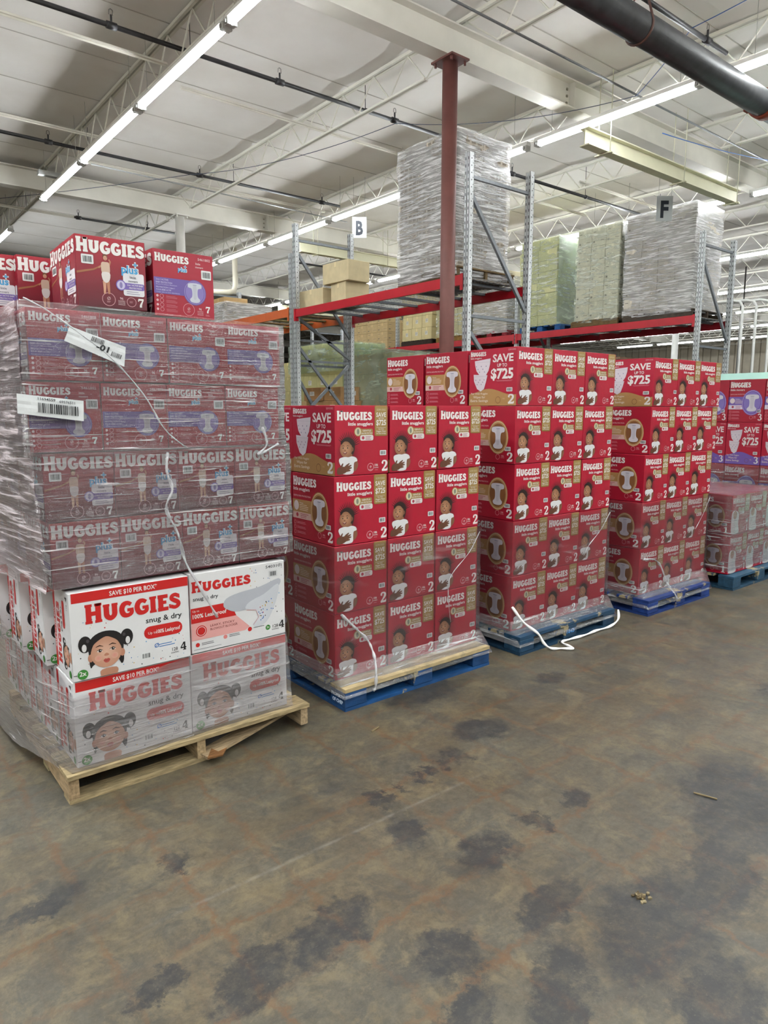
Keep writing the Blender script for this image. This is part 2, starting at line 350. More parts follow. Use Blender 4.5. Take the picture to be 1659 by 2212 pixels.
# ------------------------------------------------------------------ roof steel
CREAM=lin(0xdcd9cf); CREAM2=lin(0xdfdcd0)
GY=[5.8,13.4,21.0,28.6,36.2,43.8]
def ibeam(g,x0,x1,y,zb,zt,w,col,mat,tf=.016,tw=.014):
    g.box((x0,y-w/2,zb),(x1,y+w/2,zb+tf),col,mat); g.box((x0,y-w/2,zt-tf),(x1,y+w/2,zt),col,mat)
    g.box((x0,y-tw/2,zb+tf),(x1,y+tw/2,zt-tf),col,mat)
for i,y in enumerate([-1.8]+GY):
    g=G(); ibeam(g,X0,X1,y,5.27,5.60,.20,CREAM,M_WHITEP)
    x=7.6
    while x<X1:                                   # bolted splice with stiffener beside each cantilever joint
        g.box((x-.006,y-.09,5.29),(x+.006,y+.09,5.59),CREAM,M_WHITEP)
        for k in range(3): g.box((x-.07,y-.022,5.34+.08*k),(x-.045,y+.022,5.365+.08*k),lin(0x8f8a7c),M_WHITEP)
        x+=9.2
    o=g.build('roof_beam'); tag(o,['cream steel roof beam behind the viewpoint','cream steel roof beam resting on the red column','cream steel roof beam resting on the white column','cream roof beam two bays beyond the red column','cream roof beam three bays beyond the red column','cream roof beam four bays beyond the red column','cream roof beam five bays beyond the red column'][i],'beam',kind='structure')
def joist_mesh(L):
    g=G(); zt,zb=5.70,5.30
    for s in (-.028,.028):
        g.box((s-.016,0,zt-.035),(s+.016,L,zt),CREAM2,M_WHITEP)
    for s in (-.02,.02): g.box((s-.011,.55,zb),(s+.011,L-.55,zb+.024),CREAM2,M_WHITEP)
    n=int((L-1.1)/.6); st=(L-1.1)/n; y=.55
    g.tube([(0,.06,zt-.02),(0,.55,zb+.012)],.009,6,CREAM2,M_WHITEP); g.tube([(0,L-.06,zt-.02),(0,L-.55,zb+.012)],.009,6,CREAM2,M_WHITEP)
    for i in range(n):
        a=y+i*st
        g.tube([(0,a,zb+.012),(0,a+st/2,zt-.02)],.0095,5,CREAM2,M_WHITEP,False); g.tube([(0,a+st/2,zt-.02),(0,a+st,zb+.012)],.0095,5,CREAM2,M_WHITEP,False)
    g.tube([(0,.18,zb+.012),(0,.55,zb+.012)],.008,5,CREAM2,M_WHITEP)
    return g.mesh('roof_joist')
JM=joist_mesh(7.6)
JX=[3.35+2.36*k for k in range(-2,17)]
first=None
for yi,y in enumerate([-1.8]+GY[:-1]):
    for x in JX:
        if y<0 and x<4: continue
        o=link('roof_joist',JM,None,(x,y,0)); tag(o,'cream open web roof joist with zigzag rods','joist','open web roof joists',kind='structure')

# red and white columns
def column(x,y,r,zt,col,label,mat,bolts=True):
    t=thing('support_column',label,'column',(x,y,0)); t['kind']='structure'
    g=G(); g.tube([(0,0,.02),(0,0,zt-.02)],r,24,col,mat); g.build('shaft',t)
    g=G(); g.box((-.13,-.16,zt-.02),(.13,.16,zt),col,mat)
    for sx in (-.1,.1):
        for sy in (-.12,.12): g.tube([(sx,sy,zt-.06),(sx,sy,zt-.02)],.014,6,col,mat)
    g.build('cap_plate',t)
    g=G(); g.box((-.16,-.16,0),(.16,.16,.02),col,mat); g.build('base_plate',t)
column(5.56,5.80,.082,5.27,lin(0x7b4c46),'dark red round steel column in front of the racks',M_RUST)
column(5.70,13.35,.085,5.27,lin(0xe4e2dc),'white round column behind the top boxes on the wood pallet',M_WHITEP)
column(24.0,13.3,.11,5.27,lin(0xe8e8e4),'white round column far off under the red rack beam',M_WHITEP)
column(14.9,5.80,.085,5.27,lin(0xe4e2dc),'white round column beyond the second rack',M_WHITEP)

# suspended cream beams
def hung(x0,x1,y,zb,label,rods):
    t=thing('suspended_beam',label,'beam',(0,0,0)); t['kind']='structure'
    g=G(); ibeam(g,x0,x1,y,zb,zb+.20,.13,lin(0xdcd9bd),M_WHITEP,.014,.012); g.build('beam',t)
    for rx in rods:
        g=G()
        for s in (-.085,.085): g.tube([(rx,y+s,zb-.03),(rx,y+s,5.62)],.007,6,lin(0xc9c6b0),M_WHITEP)
        g.bar((rx,y-.12,zb-.012),(rx,y+.12,zb-.012),.04,.012,lin(0xdcd9bd),M_WHITEP)
        g.build('hanger_rod',t)
hung(7.35,11.2,5.36,4.70,'cream beam hung from rods above the second rack',(7.75,9.5,11.05))
hung(8.1,12.6,12.9,4.86,'cream beam hung from rods behind the B sign',(8.5,10.4,12.3))
hung(12.0,15.5,20.5,4.80,'cream beam hung far behind the orange rack beam',(12.6,14.9))

# bridging bars between joists
g_pts=[((1.66,7.9,5.33),(3.3,7.9,5.33)),((2.2,10.95,5.5),(3.5,10.95,5.5)),((3.8,8.7,5.5),(7.6,8.75,5.5)),((3.5,12.1,5.5),(8.2,12.1,5.5)),((8.3,9.0,5.5),(12.5,9.0,5.5)),((2.3,14.9,5.32),(4.2,14.9,5.32)),((10.2,7.5,5.35),(14.2,7.5,5.35)),((8.2,3.0,5.35),(14,3.0,5.35))]
for a,b_ in g_pts:
    g=G(); g.bar(a,b_,.05,.012,CREAM2,M_WHITEP); g.bar(a,b_,.008,.05,CREAM2,M_WHITEP)
    tag(g.build('bridging_bar'),'thin cream angle bar tying the roof joists','bar','bridging bars between the roof joists',kind='structure')

# ------------------------------------------------------------------ strip lights
def light_proto():
    t=thing('strip_light','x','light')
    g=G(); L=2.22
    g.prism([(-.032,.045),(.032,.045),(.048,-.003),(-.048,-.003)],.0,L,'y',lin(0xe9e8e4),M_WHITEP); g.build('housing',t)
    for s in (-1,):
        g=G(); g.tube([(0,.07,-.045),(0,L-.07,-.045)],.021,10,(1,1,1),M_TUBE); g.build('lit_tube',t)
    for y in (.035,L-.035):
        g=G(); g.box((-.045,y-.03,-.06),(.045,y+.03,-.004),lin(0xb9b8b4),M_WHITEP); g.box((-.06,y-.012,-.05),(.06,y+.012,-.02),lin(0x9a9a98),M_WHITEP); g.build('tube_socket',t)
    for y in (.25,L-.25): g=G(); g.tube([(0,y,.045),(0,y,.68)],.003,5,lin(0xbab8b0),M_GALV); g.build('hanger_wire',t)
    return t
LP=light_proto(); used=False
ORD=['first','second','third','fourth','fifth','sixth','seventh','eighth','ninth','tenth','eleventh','twelfth']
rows=[(3.17,[6.04,8.47,10.9,13.33-.3,15.6,18.0,20.4],'above the mixed wood-pallet load'),(7.60,[1.58,4.08,6.42,8.75,11.08,13.4,15.7,18.0],'beside the B sign'),
      (12.0,[3.3,5.75,8.2,10.6,13.0,15.4,17.8,20.2],'passing the F sign'),(16.5,[4.4,6.8,9.2,11.6,14.0,16.4,18.8,21.2],'beyond the second rack'),
      (21.2,[6.2,8.6,11.0,13.4,15.8,18.2,20.6],'second row beyond the second rack'),(25.8,[7.5,9.9,12.3,14.7,17.1,19.5],'third row beyond the second rack'),(30.4,[9,11.4,13.8,16.2,18.6,21],'fourth row beyond the second rack'),(35,[11,13.4,15.8,18.2,20.6],'last row near the beige wall')]
skip={(3.17,3)}
for rx,ys,where in rows:
    if rx==3.17: ys=[3.95,6.20,8.46,10.71,15.4,17.65]; 
    for i,y in enumerate(ys):
        o=LP if not used else copy_tree(LP); used=True
        o.location=(rx,y,5.05); tag(o,'lit white strip light, %s from the near end, row %s'%(ORD[i],where),'light','lit strip lights under the roof')

# ------------------------------------------------------------------ pipes
def pipe(name,label,pts,r,col,mat,cat='pipe',n=12):
    g=G(); g.tube(pts,r,n,col,mat); return tag(g.build(name),label,cat)
DK=lin(0x2b2a2d)
def sprinkler_line(label,x0,x1,y,z,heads,r=.024):
    t=thing('sprinkler_pipe',label,'pipe')
    g=G(); g.tube([(x0,y,z),(x1,y,z)],r,12,DK,M_BLACK); g.build('pipe_run',t)
    for hx in heads:
        g=G(); g.tube([(hx-.05,y,z),(hx+.05,y,z)],r*1.5,10,DK,M_BLACK); g.tube([(hx,y,z+.02),(hx,y,z+.10)],.011,8,DK,M_BLACK)
        g.tube([(hx-.02,y,z+.10),(hx-.018,y,z+.145),(hx,y,z+.155),(hx+.018,y,z+.145),(hx+.02,y,z+.10)],.004,6,lin(0x6a6760),M_BLACK)
        g.build('sprinkler_head',t)
    k=x0+.6
    for jx in JX:
        if x0<jx<x1:
            g=G(); g.tube([(jx+.1,y,5.73),(jx+.1,y,z-.02)],.005,5,DK,M_BLACK); g.tube([(jx+.1,y,z)]*1+[(jx+.13,y,z)],r*1.35,10,DK,M_BLACK); g.build('pipe_hanger',t)
sprinkler_line('black sprinkler pipe crossing the first roof bay above the wood pallet',.5,7.15,7.62,5.40,(2.62,4.55,6.3))
sprinkler_line('black sprinkler pipe crossing the ceiling farther back than the first',.8,8.0,11.3,5.40,(2.9,5.2,7.6))
sprinkler_line('black sprinkler pipe crossing beyond the white column beam',1.2,6.4,15.3,5.42,(2.6,4.4,5.8))
sprinkler_line('grey sprinkler pipe with capped end at upper right',5.6,7.75,3.92,5.30,(7.35,))
sprinkler_line('black sprinkler pipe running beside the F sign',8.6,13.2,7.62,5.20,(8.65,12.6))
sprinkler_line('black sprinkler pipe above the stacked loose cartons',9.3,14.2,15.3,5.20,(9.4,13.2))
sprinkler_line('black sprinkler pipe in the far bay over the second rack end',13.0,19.0,3.9,5.2,(14.5,17))
t=thing('water_main_pipe','large black pipe across the upper right under the roof','pipe')
g=G(); g.tube([(2.5,3.36,4.55),(7.15,3.36,4.55),(12,3.36,4.55)],.115,28,lin(0x303236),M_BLACK); g.build('pipe_run',t)
for hx in (5.25,):
    g=G(); g.tube([(hx,3.36+.122*cos(a),4.55+.122*sin(a)) for a in [pi*(.0+i/12) for i in range(0,-13,-1)]]+[(hx,3.36+.06*0-.03,4.85)],.010,6,lin(0x5b3d35),M_RUST); g.tube([(hx,3.36+.122,4.55),(hx,3.39,4.85),(hx,3.37,5.68)],.008,6,lin(0x5b3d35),M_RUST); g.build('pipe_hanger',t)
g=G(); g.tube([(7.40,3.36,4.55),(7.52,3.36,4.55)],.132,24,lin(0xa04a32),M_RUST); g.box((7.42,3.36-.18,4.53),(7.50,3.36+.18,4.57),lin(0xa04a32),M_RUST); o=g.build('pipe_coupling',t); o['label']='orange red grooved coupling'
t=thing('conduit','thin grey conduit running over the suspended beam','conduit'); g=G(); g.tube([(4.2,5.02,5.3),(8.0,5.05,5.3),(13.5,5.05,5.3)],.012,8,lin(0x77787a),M_GALV); g.build('tube',t)
pipe('conduit','shiny conduit strapped to the roof joist above the strip lights',[(3.36,5.9,5.235),(3.36,12.2,5.235)],.016,lin(0xc3c6c8),M_GALV,'conduit')
pipe('conduit','pale conduit crossing the ceiling toward the B sign',[(3.6,11.7,5.35),(8.6,11.9,5.33)],.011,lin(0xaeb0b0),M_GALV,'conduit')
g=G(); g.box((2.95,12.15,5.19),(3.4,12.25,5.26),lin(0xcfd2d2),M_GALV); tag(g.build('junction_box'),'small grey junction box at the conduit end','electrical box')
# loose wires
def sag(a,b_,s,n=14):
    a=Vector(a); b_=Vector(b_); return [a.lerp(b_,i/n)-Vector((0,0,s*4*(i/n)*(1-i/n))) for i in range(n+1)]
pipe('hanging_wire','thin dark wire strung across the ceiling to the girder',sag((2.2,15.2,5.3),(5.0,11.2,5.35),.03)+sag((5.0,11.2,5.35),(6.3,7.6,5.36),.12)+sag((6.3,7.6,5.36),(7.9,5.05,5.29),.12),.0045,lin(0x3a4458),M_PLAST,'wire',6)
pipe('hanging_wire','blue wire running over the suspended beam to the right',sag((8.6,5.1,5.05),(11.5,5.0,5.3),.03)+sag((11.5,5.0,5.3),(11.9,3.2,5.3),.05),.006,lin(0x4a78c4),M_PLAST,'wire',6)
pipe('hanging_wire','blue wire tied on the conduit near the big pipe',sag((7.9,5.05,5.29),(7.0,3.9,5.3),.02)+sag((7.0,3.9,5.3),(6.9,2.4,5.4),.02),.0045,lin(0x3d5f9c),M_PLAST,'wire',6)
pipe('vent_pipe','pale pipe with an elbow hanging near the far strip light',[(7.6,17.4,4.6),(8.5,17.0,4.6),(8.65,17.0,4.65),(8.7,17.0,4.8),(8.7,17.0,5.75)],.07,lin(0xd8d2c0),M_WHITEP,'pipe')
for i,(x,y) in enumerate(((13.9,6.38),(14.02,6.18),(14.16,5.98))):
    pipe('conduit','white vertical conduit with a bent top, %s from the rack'%ORD[i],[(x,y,0),(x,y,3.55),(x+.01,y+.06,3.64),(x+.02,y+.2,3.68),(x+.02,y+.8,3.68)],.026,lin(0xdedfdd),M_WHITEP,'conduit')
for i,(x,y) in enumerate(((20.2,5.6),(20.6,7.9),(22,9.2),(19.2,8.8),(24,7.0),(26,12))):
    pipe('drop_rod','dark thin rod dropping from the far ceiling',[(x,y,0),(x,y,5.3)],.02,lin(0x35322f),M_BLACK,'rod',6)['group']='dark drop rods beyond the second rack'

# ------------------------------------------------------------------ 2D artwork printed on cartons
_tc={}
def text_mesh(body,bold):
    k=(body,bold)
    if k not in _tc:
        cu=bpy.data.curves.new('t','FONT'); cu.body=body; cu.size=1.0; cu.resolution_u=2; cu.offset=bold; cu.fill_mode='FRONT' if hasattr(cu,'fill_mode') else cu.fill_mode
        ob=bpy.data.objects.new('t',cu); COL.objects.link(ob); bpy.context.view_layer.update()
        me=ob.evaluated_get(bpy.context.evaluated_depsgraph_get()).to_mesh()
        V=[(v.co.x,v.co.y) for v in me.vertices]; F=[tuple(p.vertices) for p in me.polygons]
        bpy.data.objects.remove(ob); bpy.data.curves.remove(cu)
        _tc[k]=(V,F)
    return _tc[k]
def _cap():
    V,F=text_mesh('H',0.0); return max(v[1] for v in V)
CAPH=_cap()
def cr(pts,n=4,closed=False):
    """smooth curve through points (any dimension)"""
    m=len(pts); out=[]
    rng=range(m) if closed else range(m-1)
    for i in rng:
        if closed: p=[pts[(i+k)%m] for k in (-1,0,1,2)]
        else: p=[pts[max(0,min(m-1,i+k))] for k in (-1,0,1,2)]
        for j in range(n):
            t=j/n; out.append(tuple(.5*((2*p[1][d])+(-p[0][d]+p[2][d])*t+(2*p[0][d]-5*p[1][d]+4*p[2][d]-p[3][d])*t*t+(-p[0][d]+3*p[1][d]-3*p[2][d]+p[3][d])*t**3) for d in range(len(p[1]))))
    if not closed: out.append(tuple(pts[-1]))
    return out
def dig(d):
    """strokes (x,y,width) of heavy slab numerals, height 1"""
    D={'2':[cr([(.10,.70,.20),(.16,.88,.16),(.33,.93,.13),(.50,.86,.2),(.55,.70,.24),(.46,.50,.2),(.28,.30,.14),(.12,.12,.12)]),[(.04,.09,.19),(.58,.09,.19)],[(.60,.03,.12),(.64,.28,.08)],[(.10,.66,.17),(.13,.74,.17)]],
       '7':[[(.04,.90,.2),(.60,.90,.2)],cr([(.55,.88,.12),(.40,.55,.17),(.28,.25,.24),(.27,.0,.25)]),[(.05,.92,.1),(.03,.66,.08)]],
       '4':[[(.46,.0,.2),(.46,1,.2)],[(.42,.98,.13),(.05,.36,.11)],[(.02,.31,.15),(.66,.31,.15)],[(.28,.04,.09),(.64,.04,.09)]],
       '3':[cr([(.08,.80,.18),(.18,.92,.13),(.36,.93,.13),(.50,.80,.2),(.46,.60,.15),(.28,.53,.11)]),cr([(.28,.53,.11),(.50,.44,.16),(.56,.26,.24),(.42,.08,.15),(.22,.06,.13),(.08,.18,.2)])],
       '1':[[(.34,.0,.22),(.34,1,.22)],[(.10,.05,.10),(.58,.05,.10)],[(.30,.93,.13),(.08,.78,.08)]]}
    return D[d]
def logo_strokes():
    """the chunky wordmark, cap height 1: list of strokes, total width"""
    S=[]; x=0
    def add(st,dx,h,w):
        nonlocal x
        for s in st: S.append([(x+px*1.0,py*h,ww) for px,py,ww in s])
        x+=w
    W=.27
    add([[(.17,0,W),(.17,1,W)],[(.63,0,W),(.63,1,W)],[(.17,.5,.22),(.63,.5,.22)],[(.0,.07,.14),(.34,.07,.14)],[(.0,.93,.14),(.34,.93,.14)],[(.46,.07,.14),(.80,.07,.14)],[(.46,.93,.14),(.80,.93,.14)]],0,1,.86)
    h=.86
    add([cr([(.16,.97,W),(.16,.6,W),(.18,.3,W),(.36,.13,.25),(.54,.3,W),(.56,.6,W),(.56,.97,W)],3),[(.0,.93,.13),(.32,.93,.13)],[(.42,.93,.13),(.72,.93,.13)]],0,h,.78)
    for k in range(2):
        add([cr([(.60,.76,.20),(.42,.88,.22),(.22,.80,W),(.13,.50,W),(.22,.20,W),(.42,.12,.22),(.60,.22,.22),(.62,.40,.22)],3),[(.40,.44,.17),(.72,.44,.17)]],0,h,.77)
    add([[(.18,0,W),(.18,1,W)],[(.0,.07,.14),(.36,.07,.14)],[(.0,.93,.14),(.36,.93,.14)]],0,h,.41)
    add([[(.18,0,W),(.18,1,W)],[(.02,.10,.2),(.58,.10,.2)],[(.02,.90,.2),(.56,.90,.2)],[(.18,.52,.18),(.48,.52,.18)]],0,h,.62)
    add([cr([(.52,.78,.2),(.36,.90,.20),(.18,.84,.21),(.14,.68,.22),(.30,.54,.24),(.48,.40,.24),(.50,.22,.22),(.32,.10,.2),(.08,.20,.2)],3),[(.53,.92,.09),(.54,.66,.09)],[(.05,.08,.09),(.04,.34,.09)]],0,h,.60)
    return S,x
LOGO,LOGOW=logo_strokes()
class Art:
    def __init__(s,g,O,U,V,w,h,mat=None,step=.00035):
        s.g=g; s.O=Vector(O); s.U=Vector(U); s.V=Vector(V); s.N=s.U.cross(s.V).normalized(); s.w=w; s.h=h; s.mat=mat or M_CARD; s.step=step; s.kk=0
    def P(s,x,y,l):
        x=min(.997,max(.003,x)); y=min(.997,max(.003,y))
        return s.O+s.U*(x*s.w)+s.V*((1-y)*s.h)+s.N*(l*s.step+.0004)
    def poly(s,pts,col,l=1,cols=None): s.g.face([s.P(x,y,l) for x,y in pts][::-1] if s.ccw(pts)<0 else [s.P(x,y,l) for x,y in pts], (cols if cols is None else (cols[::-1] if s.ccw(pts)<0 else cols)) or col, s.mat)
    def ccw(s,pts):
        return sum(-(pts[i][0]*pts[(i+1)%len(pts)][1]-pts[(i+1)%len(pts)][0]*pts[i][1]) for i in range(len(pts)))
    def rect(s,x0,y0,x1,y1,col,l=1,c2=None):
        if c2: s.poly([(x0,y0),(x1,y0),(x1,y1),(x0,y1)],col,l,[col,col,c2,c2])
        else: s.poly([(x0,y0),(x1,y0),(x1,y1),(x0,y1)],col,l)
    def rrect(s,x0,y0,x1,y1,r,col,l=1):
        rx=r/s.w; ry=r/s.h; p=[]
        for cx,cy,a in ((x1-rx,y0+ry,-90),(x1-rx,y1-ry,0),(x0+rx,y1-ry,90),(x0+rx,y0+ry,180)):
            for k in range(5): t=radians(a+k*22.5); p.append((cx+rx*cos(t),cy+ry*sin(t)))
        s.poly(p,col,l)
    def ell(s,x,y,rx,ry,col,l=1,rot=0,n=22):
        p=[]
        for k in range(n):
            t=2*pi*k/n; a=rx*cos(t); b=ry*sin(t); p.append((x+(a*cos(rot)-b*sin(rot))/s.w,y+(a*sin(rot)+b*cos(rot))/s.h))
        s.poly(p,col,l)
    def glow(s,x,y,rx,ry,c0,c1,l=1,rot=0,n=22,rings=3):
        def pt(k,f):
            t=2*pi*k/n; a=rx*f*cos(t); b=ry*f*sin(t); return (x+(a*cos(rot)-b*sin(rot))/s.w,y+(a*sin(rot)+b*cos(rot))/s.h)
        mixc=lambda f:tuple(c0[i]*(1-f)+c1[i]*f for i in range(3))
        for r in range(rings):
            f0=r/rings; f1=(r+1)/rings; a0=mixc(f0*f0*(3-2*f0)); a1=mixc(f1*f1*(3-2*f1))
            for k in range(n):
                if r==0: s.poly([(x,y),pt(k,f1),pt(k+1,f1)],None,l,[a0,a1,a1])
                else: s.poly([pt(k,f0),pt(k,f1),pt(k+1,f1),pt(k+1,f0)],None,l,[a0,a1,a1,a0])
    def ring(s,x,y,r,t,col,l=1,n=24,ry=None):
        ry=ry or r
        for k in range(n):
            a=2*pi*k/n; b=2*pi*(k+1)/n; f=(r-t)/r
            s.poly([(x+r*cos(a)/s.w,y+ry*sin(a)/s.h),(x+r*cos(b)/s.w,y+ry*sin(b)/s.h),(x+r*f*cos(b)/s.w,y+ry*f*sin(b)/s.h),(x+r*f*cos(a)/s.w,y+ry*f*sin(a)/s.h)],col,l)
    def blob(s,pts,col,l=1,n=3): s.poly(cr(pts,n,True),col,l)
    def stroke(s,pts,col,l=1):
        """pts (x,y,width) with x,y in metres from the panel's top left"""
        m=len(pts); Lf=[]; Rt=[]
        for i,(x,y,w) in enumerate(pts):
            a=pts[max(0,i-1)]; b=pts[min(m-1,i+1)]; dx=b[0]-a[0]; dy=b[1]-a[1]; d=hypot(dx,dy) or 1
            nx,ny=-dy/d*w/2,dx/d*w/2; Lf.append(((x+nx)/s.w,(y+ny)/s.h)); Rt.append(((x-nx)/s.w,(y-ny)/s.h))
        s.kk=(s.kk+1)%5
        for i in range(m-1): s.poly([Lf[i],Lf[i+1],Rt[i+1],Rt[i]],col,l+s.kk*.12)
    def logo(s,x,y,hh,col,l=2,wid=None,rot=False):
        """cap height hh as a fraction of the panel's height, top left at x,y; wid: total width fraction"""
        H=hh*s.h; sx=(wid*s.w/LOGOW) if wid else H
        for st in LOGO: s.stroke([(x*s.w+px*sx, y*s.h+(1-py)*H, w*(sx+H)/2) for px,py,w in st],col,l)
    def digit(s,d,x,y,hh,col,l=2,wid=None):
        H=hh*s.h; sx=wid*s.w/.66 if wid else H
        for st in dig(d): s.stroke([(x*s.w+px*sx, y*s.h+(1-py)*H, w*(sx+H)/2) for px,py,w in st],col,l)
    def txt(s,body,x,y,hh,col,l=2,al='l',wid=None,bold=0.0):
        """y: baseline; hh: cap height as a fraction of h; wid: total width fraction"""
        V,F=text_mesh(body,bold); x0=min(v[0] for v in V); x1=max(v[0] for v in V); k=hh*s.h/CAPH; kx=k
        if wid: kx=wid*s.w/(x1-x0)
        W=(x1-x0)*kx; ox=x*s.w-(0 if al=='l' else W/2 if al=='c' else W)
        pts=[s.P((ox+(a-x0)*kx)/s.w, y-b*k/s.h, l) for a,b in V]
        s.g.faces(pts,F,col,s.mat)
    def barcode(s,x,y,w,h,l=2,seed=1,bg=lin(0xe9ecec)):
        s.rrect(x,y,x+w,y+h,.004,bg,l); r=random.Random(seed); t=x+w*.14
        while t<x+w*.86:
            b=w*r.choice((.02,.035,.05)); s.rect(t,y+h*.18,t+b,y+h*.82,lin(0x23282c),l+1); t+=b+w*r.choice((.02,.03,.045))
    def lines(s,x,y,w,n,dy,col,l=2,th=.008):
        r=random.Random(n+int(x*99))
        for i in range(n): s.rect(x,y+i*dy,x+w*r.uniform(.7,1),y+i*dy+th,col,l)
def pix(c,f): return tuple(min(1,t*f) for t in c)
WHT=lin(0xf2efec); RED=lin(0xbe1034); REDD=lin(0xb00f2b); GOLD=lin(0xa98a4e); TAN=lin(0xbc9058); PURP=lin(0x7a63b4); MAR=lin(0x5e0f24); SKIN=lin(0xa87856); SKIND=lin(0x7c5038); HAIR=lin(0x2e1c18)
def snuggle_baby(a,x,y,k):
    """baby in a white shirt held by a hand; x,y = centre of the head (fractions), k = head radius in metres"""
    X=lambda u:x+u*k/a.w; Y=lambda v:y+(v if v<1 else 1+(v-1)*.60)*k/a.h
    B=lambda pts:[(X(u),Y(v)) for u,v in pts]
    a.glow(X(.25),Y(.9),k*2.3,k*3.0,lin(0x4a0a14),lin(0xb81033),2,0,24,4)
    r=random.Random(3)
    for i in range(15):
        t=-2.6+i*.17; a.stroke([((X(.35+.8*cos(t)))*a.w,(Y(-.1+.8*sin(t)))*a.h,k*.16),((X(.35+1.75*cos(t)))*a.w,(Y(-.1+1.85*sin(t)))*a.h,k*.03)],lin(0x34181a),3)
    a.blob(B([(-.8,-.5),(-.3,-1.15),(.45,-1.25),(1.15,-.8),(1.3,0),(1.05,.8),(.5,.9)]),HAIR,3.8)
    a.glow(X(-.02),Y(.15),k*.92,k*1.02,lin(0xc89470),lin(0x9a6a4c),4.6,.1,20,2)
    a.ell(X(.93),Y(.2),k*.16,k*.26,lin(0x8a5c42),5)
    a.blob(B([(-.75,-.35),(-.3,-.75),(.3,-.72),(.8,-.3),(.95,-.7),(.4,-1.1),(-.4,-1.05)]),HAIR,5.4)
    for ex in (-.45,.22):
        a.ell(X(ex),Y(.02),k*.13,k*.06,lin(0xcdb8a4),6); a.ell(X(ex-.01),Y(.02),k*.085,k*.09,lin(0x1c1210),6.6)
        a.stroke([(X(ex-.2)*a.w,Y(-.2)*a.h,k*.04),(X(ex)*a.w,Y(-.28)*a.h,k*.07),(X(ex+.2)*a.w,Y(-.2)*a.h,k*.03)],lin(0x4a2c20),6)
    a.ell(X(-.18),Y(.3),k*.14,k*.09,lin(0x8f5f45),6)
    a.blob(B([(-.5,.52),(-.2,.58),(.12,.5),(-.05,.74),(-.35,.72)]),lin(0x7a2a2a),6); a.blob(B([(-.4,.55),(-.2,.58),(.0,.54),(-.2,.64)]),lin(0xeadfd8),6.6)
    a.blob(B([(.15,.85),(.85,.75),(.8,1.3),(.2,1.3)]),lin(0x9a6a4c),4.2)
    # arms, shirt, adult hand
    a.blob(B([(1.25,1.9),(1.7,2.3),(1.75,3.2),(1.35,4.1),(1.0,3.9),(1.2,3.0)]),lin(0x8a5c42),4.2)
    a.blob(B([(-.9,1.35),(-.2,1.15),(.3,1.25),(.9,1.1),(1.5,1.45),(1.65,2.1),(1.2,2.35),(1.1,3.3),(.95,4.6),(-.5,4.6),(-.75,3.2),(-1.0,2.4),(-1.1,1.8)]),lin(0xe9eaec),5)
    a.blob(B([(-1.3,3.4),(-.6,3.1),(.0,3.3),(.15,3.9),(-.3,4.5),(-1.3,4.6)]),lin(0x6a422e),6)
    for (u0,v0,u1,v1) in ((-.3,3.4,.45,2.5),(-.1,3.5,.75,2.9),(.0,3.7,.8,3.4),(-.05,4.0,.6,3.95),(-.8,3.3,-.5,2.45)):
        a.stroke([(X(u0)*a.w,Y(v0)*a.h,k*.28),(X((u0+u1)/2)*a.w,Y((v0+v1)/2-.04)*a.h,k*.26),(X(u1)*a.w,Y(v1)*a.h,k*.14)],lin(0x744a34),6.8)
def diaper_shape(a,x,y,k,c=None,l=5):
    c=c or lin(0xdedae4); X=lambda u:x+u*k/a.w; Y=lambda v:y+v*k/a.h
    B=lambda pts:[(X(u),Y(v)) for u,v in pts]
    a.blob(B([(-.62,-.78),(0,-.86),(.62,-.78),(.66,-.45),(.34,-.35),(.26,0),(.3,.4),(.5,.62),(.4,.85),(0,.92),(-.4,.85),(-.5,.62),(-.3,.4),(-.26,0),(-.34,-.35),(-.66,-.45)]),c,l)
    a.blob(B([(-.17,-.6),(.17,-.6),(.14,.5),(0,.62),(-.14,.5)]),pix(c,.86),l+.5); a.rect(X(-.2),Y(-.70),X(.2),Y(-.66),lin(0x7f86a8),l+.8)
def worn_panel(a,col,c2=None):
    a.rect(.004,.004,.996,.996,col,0,c2)
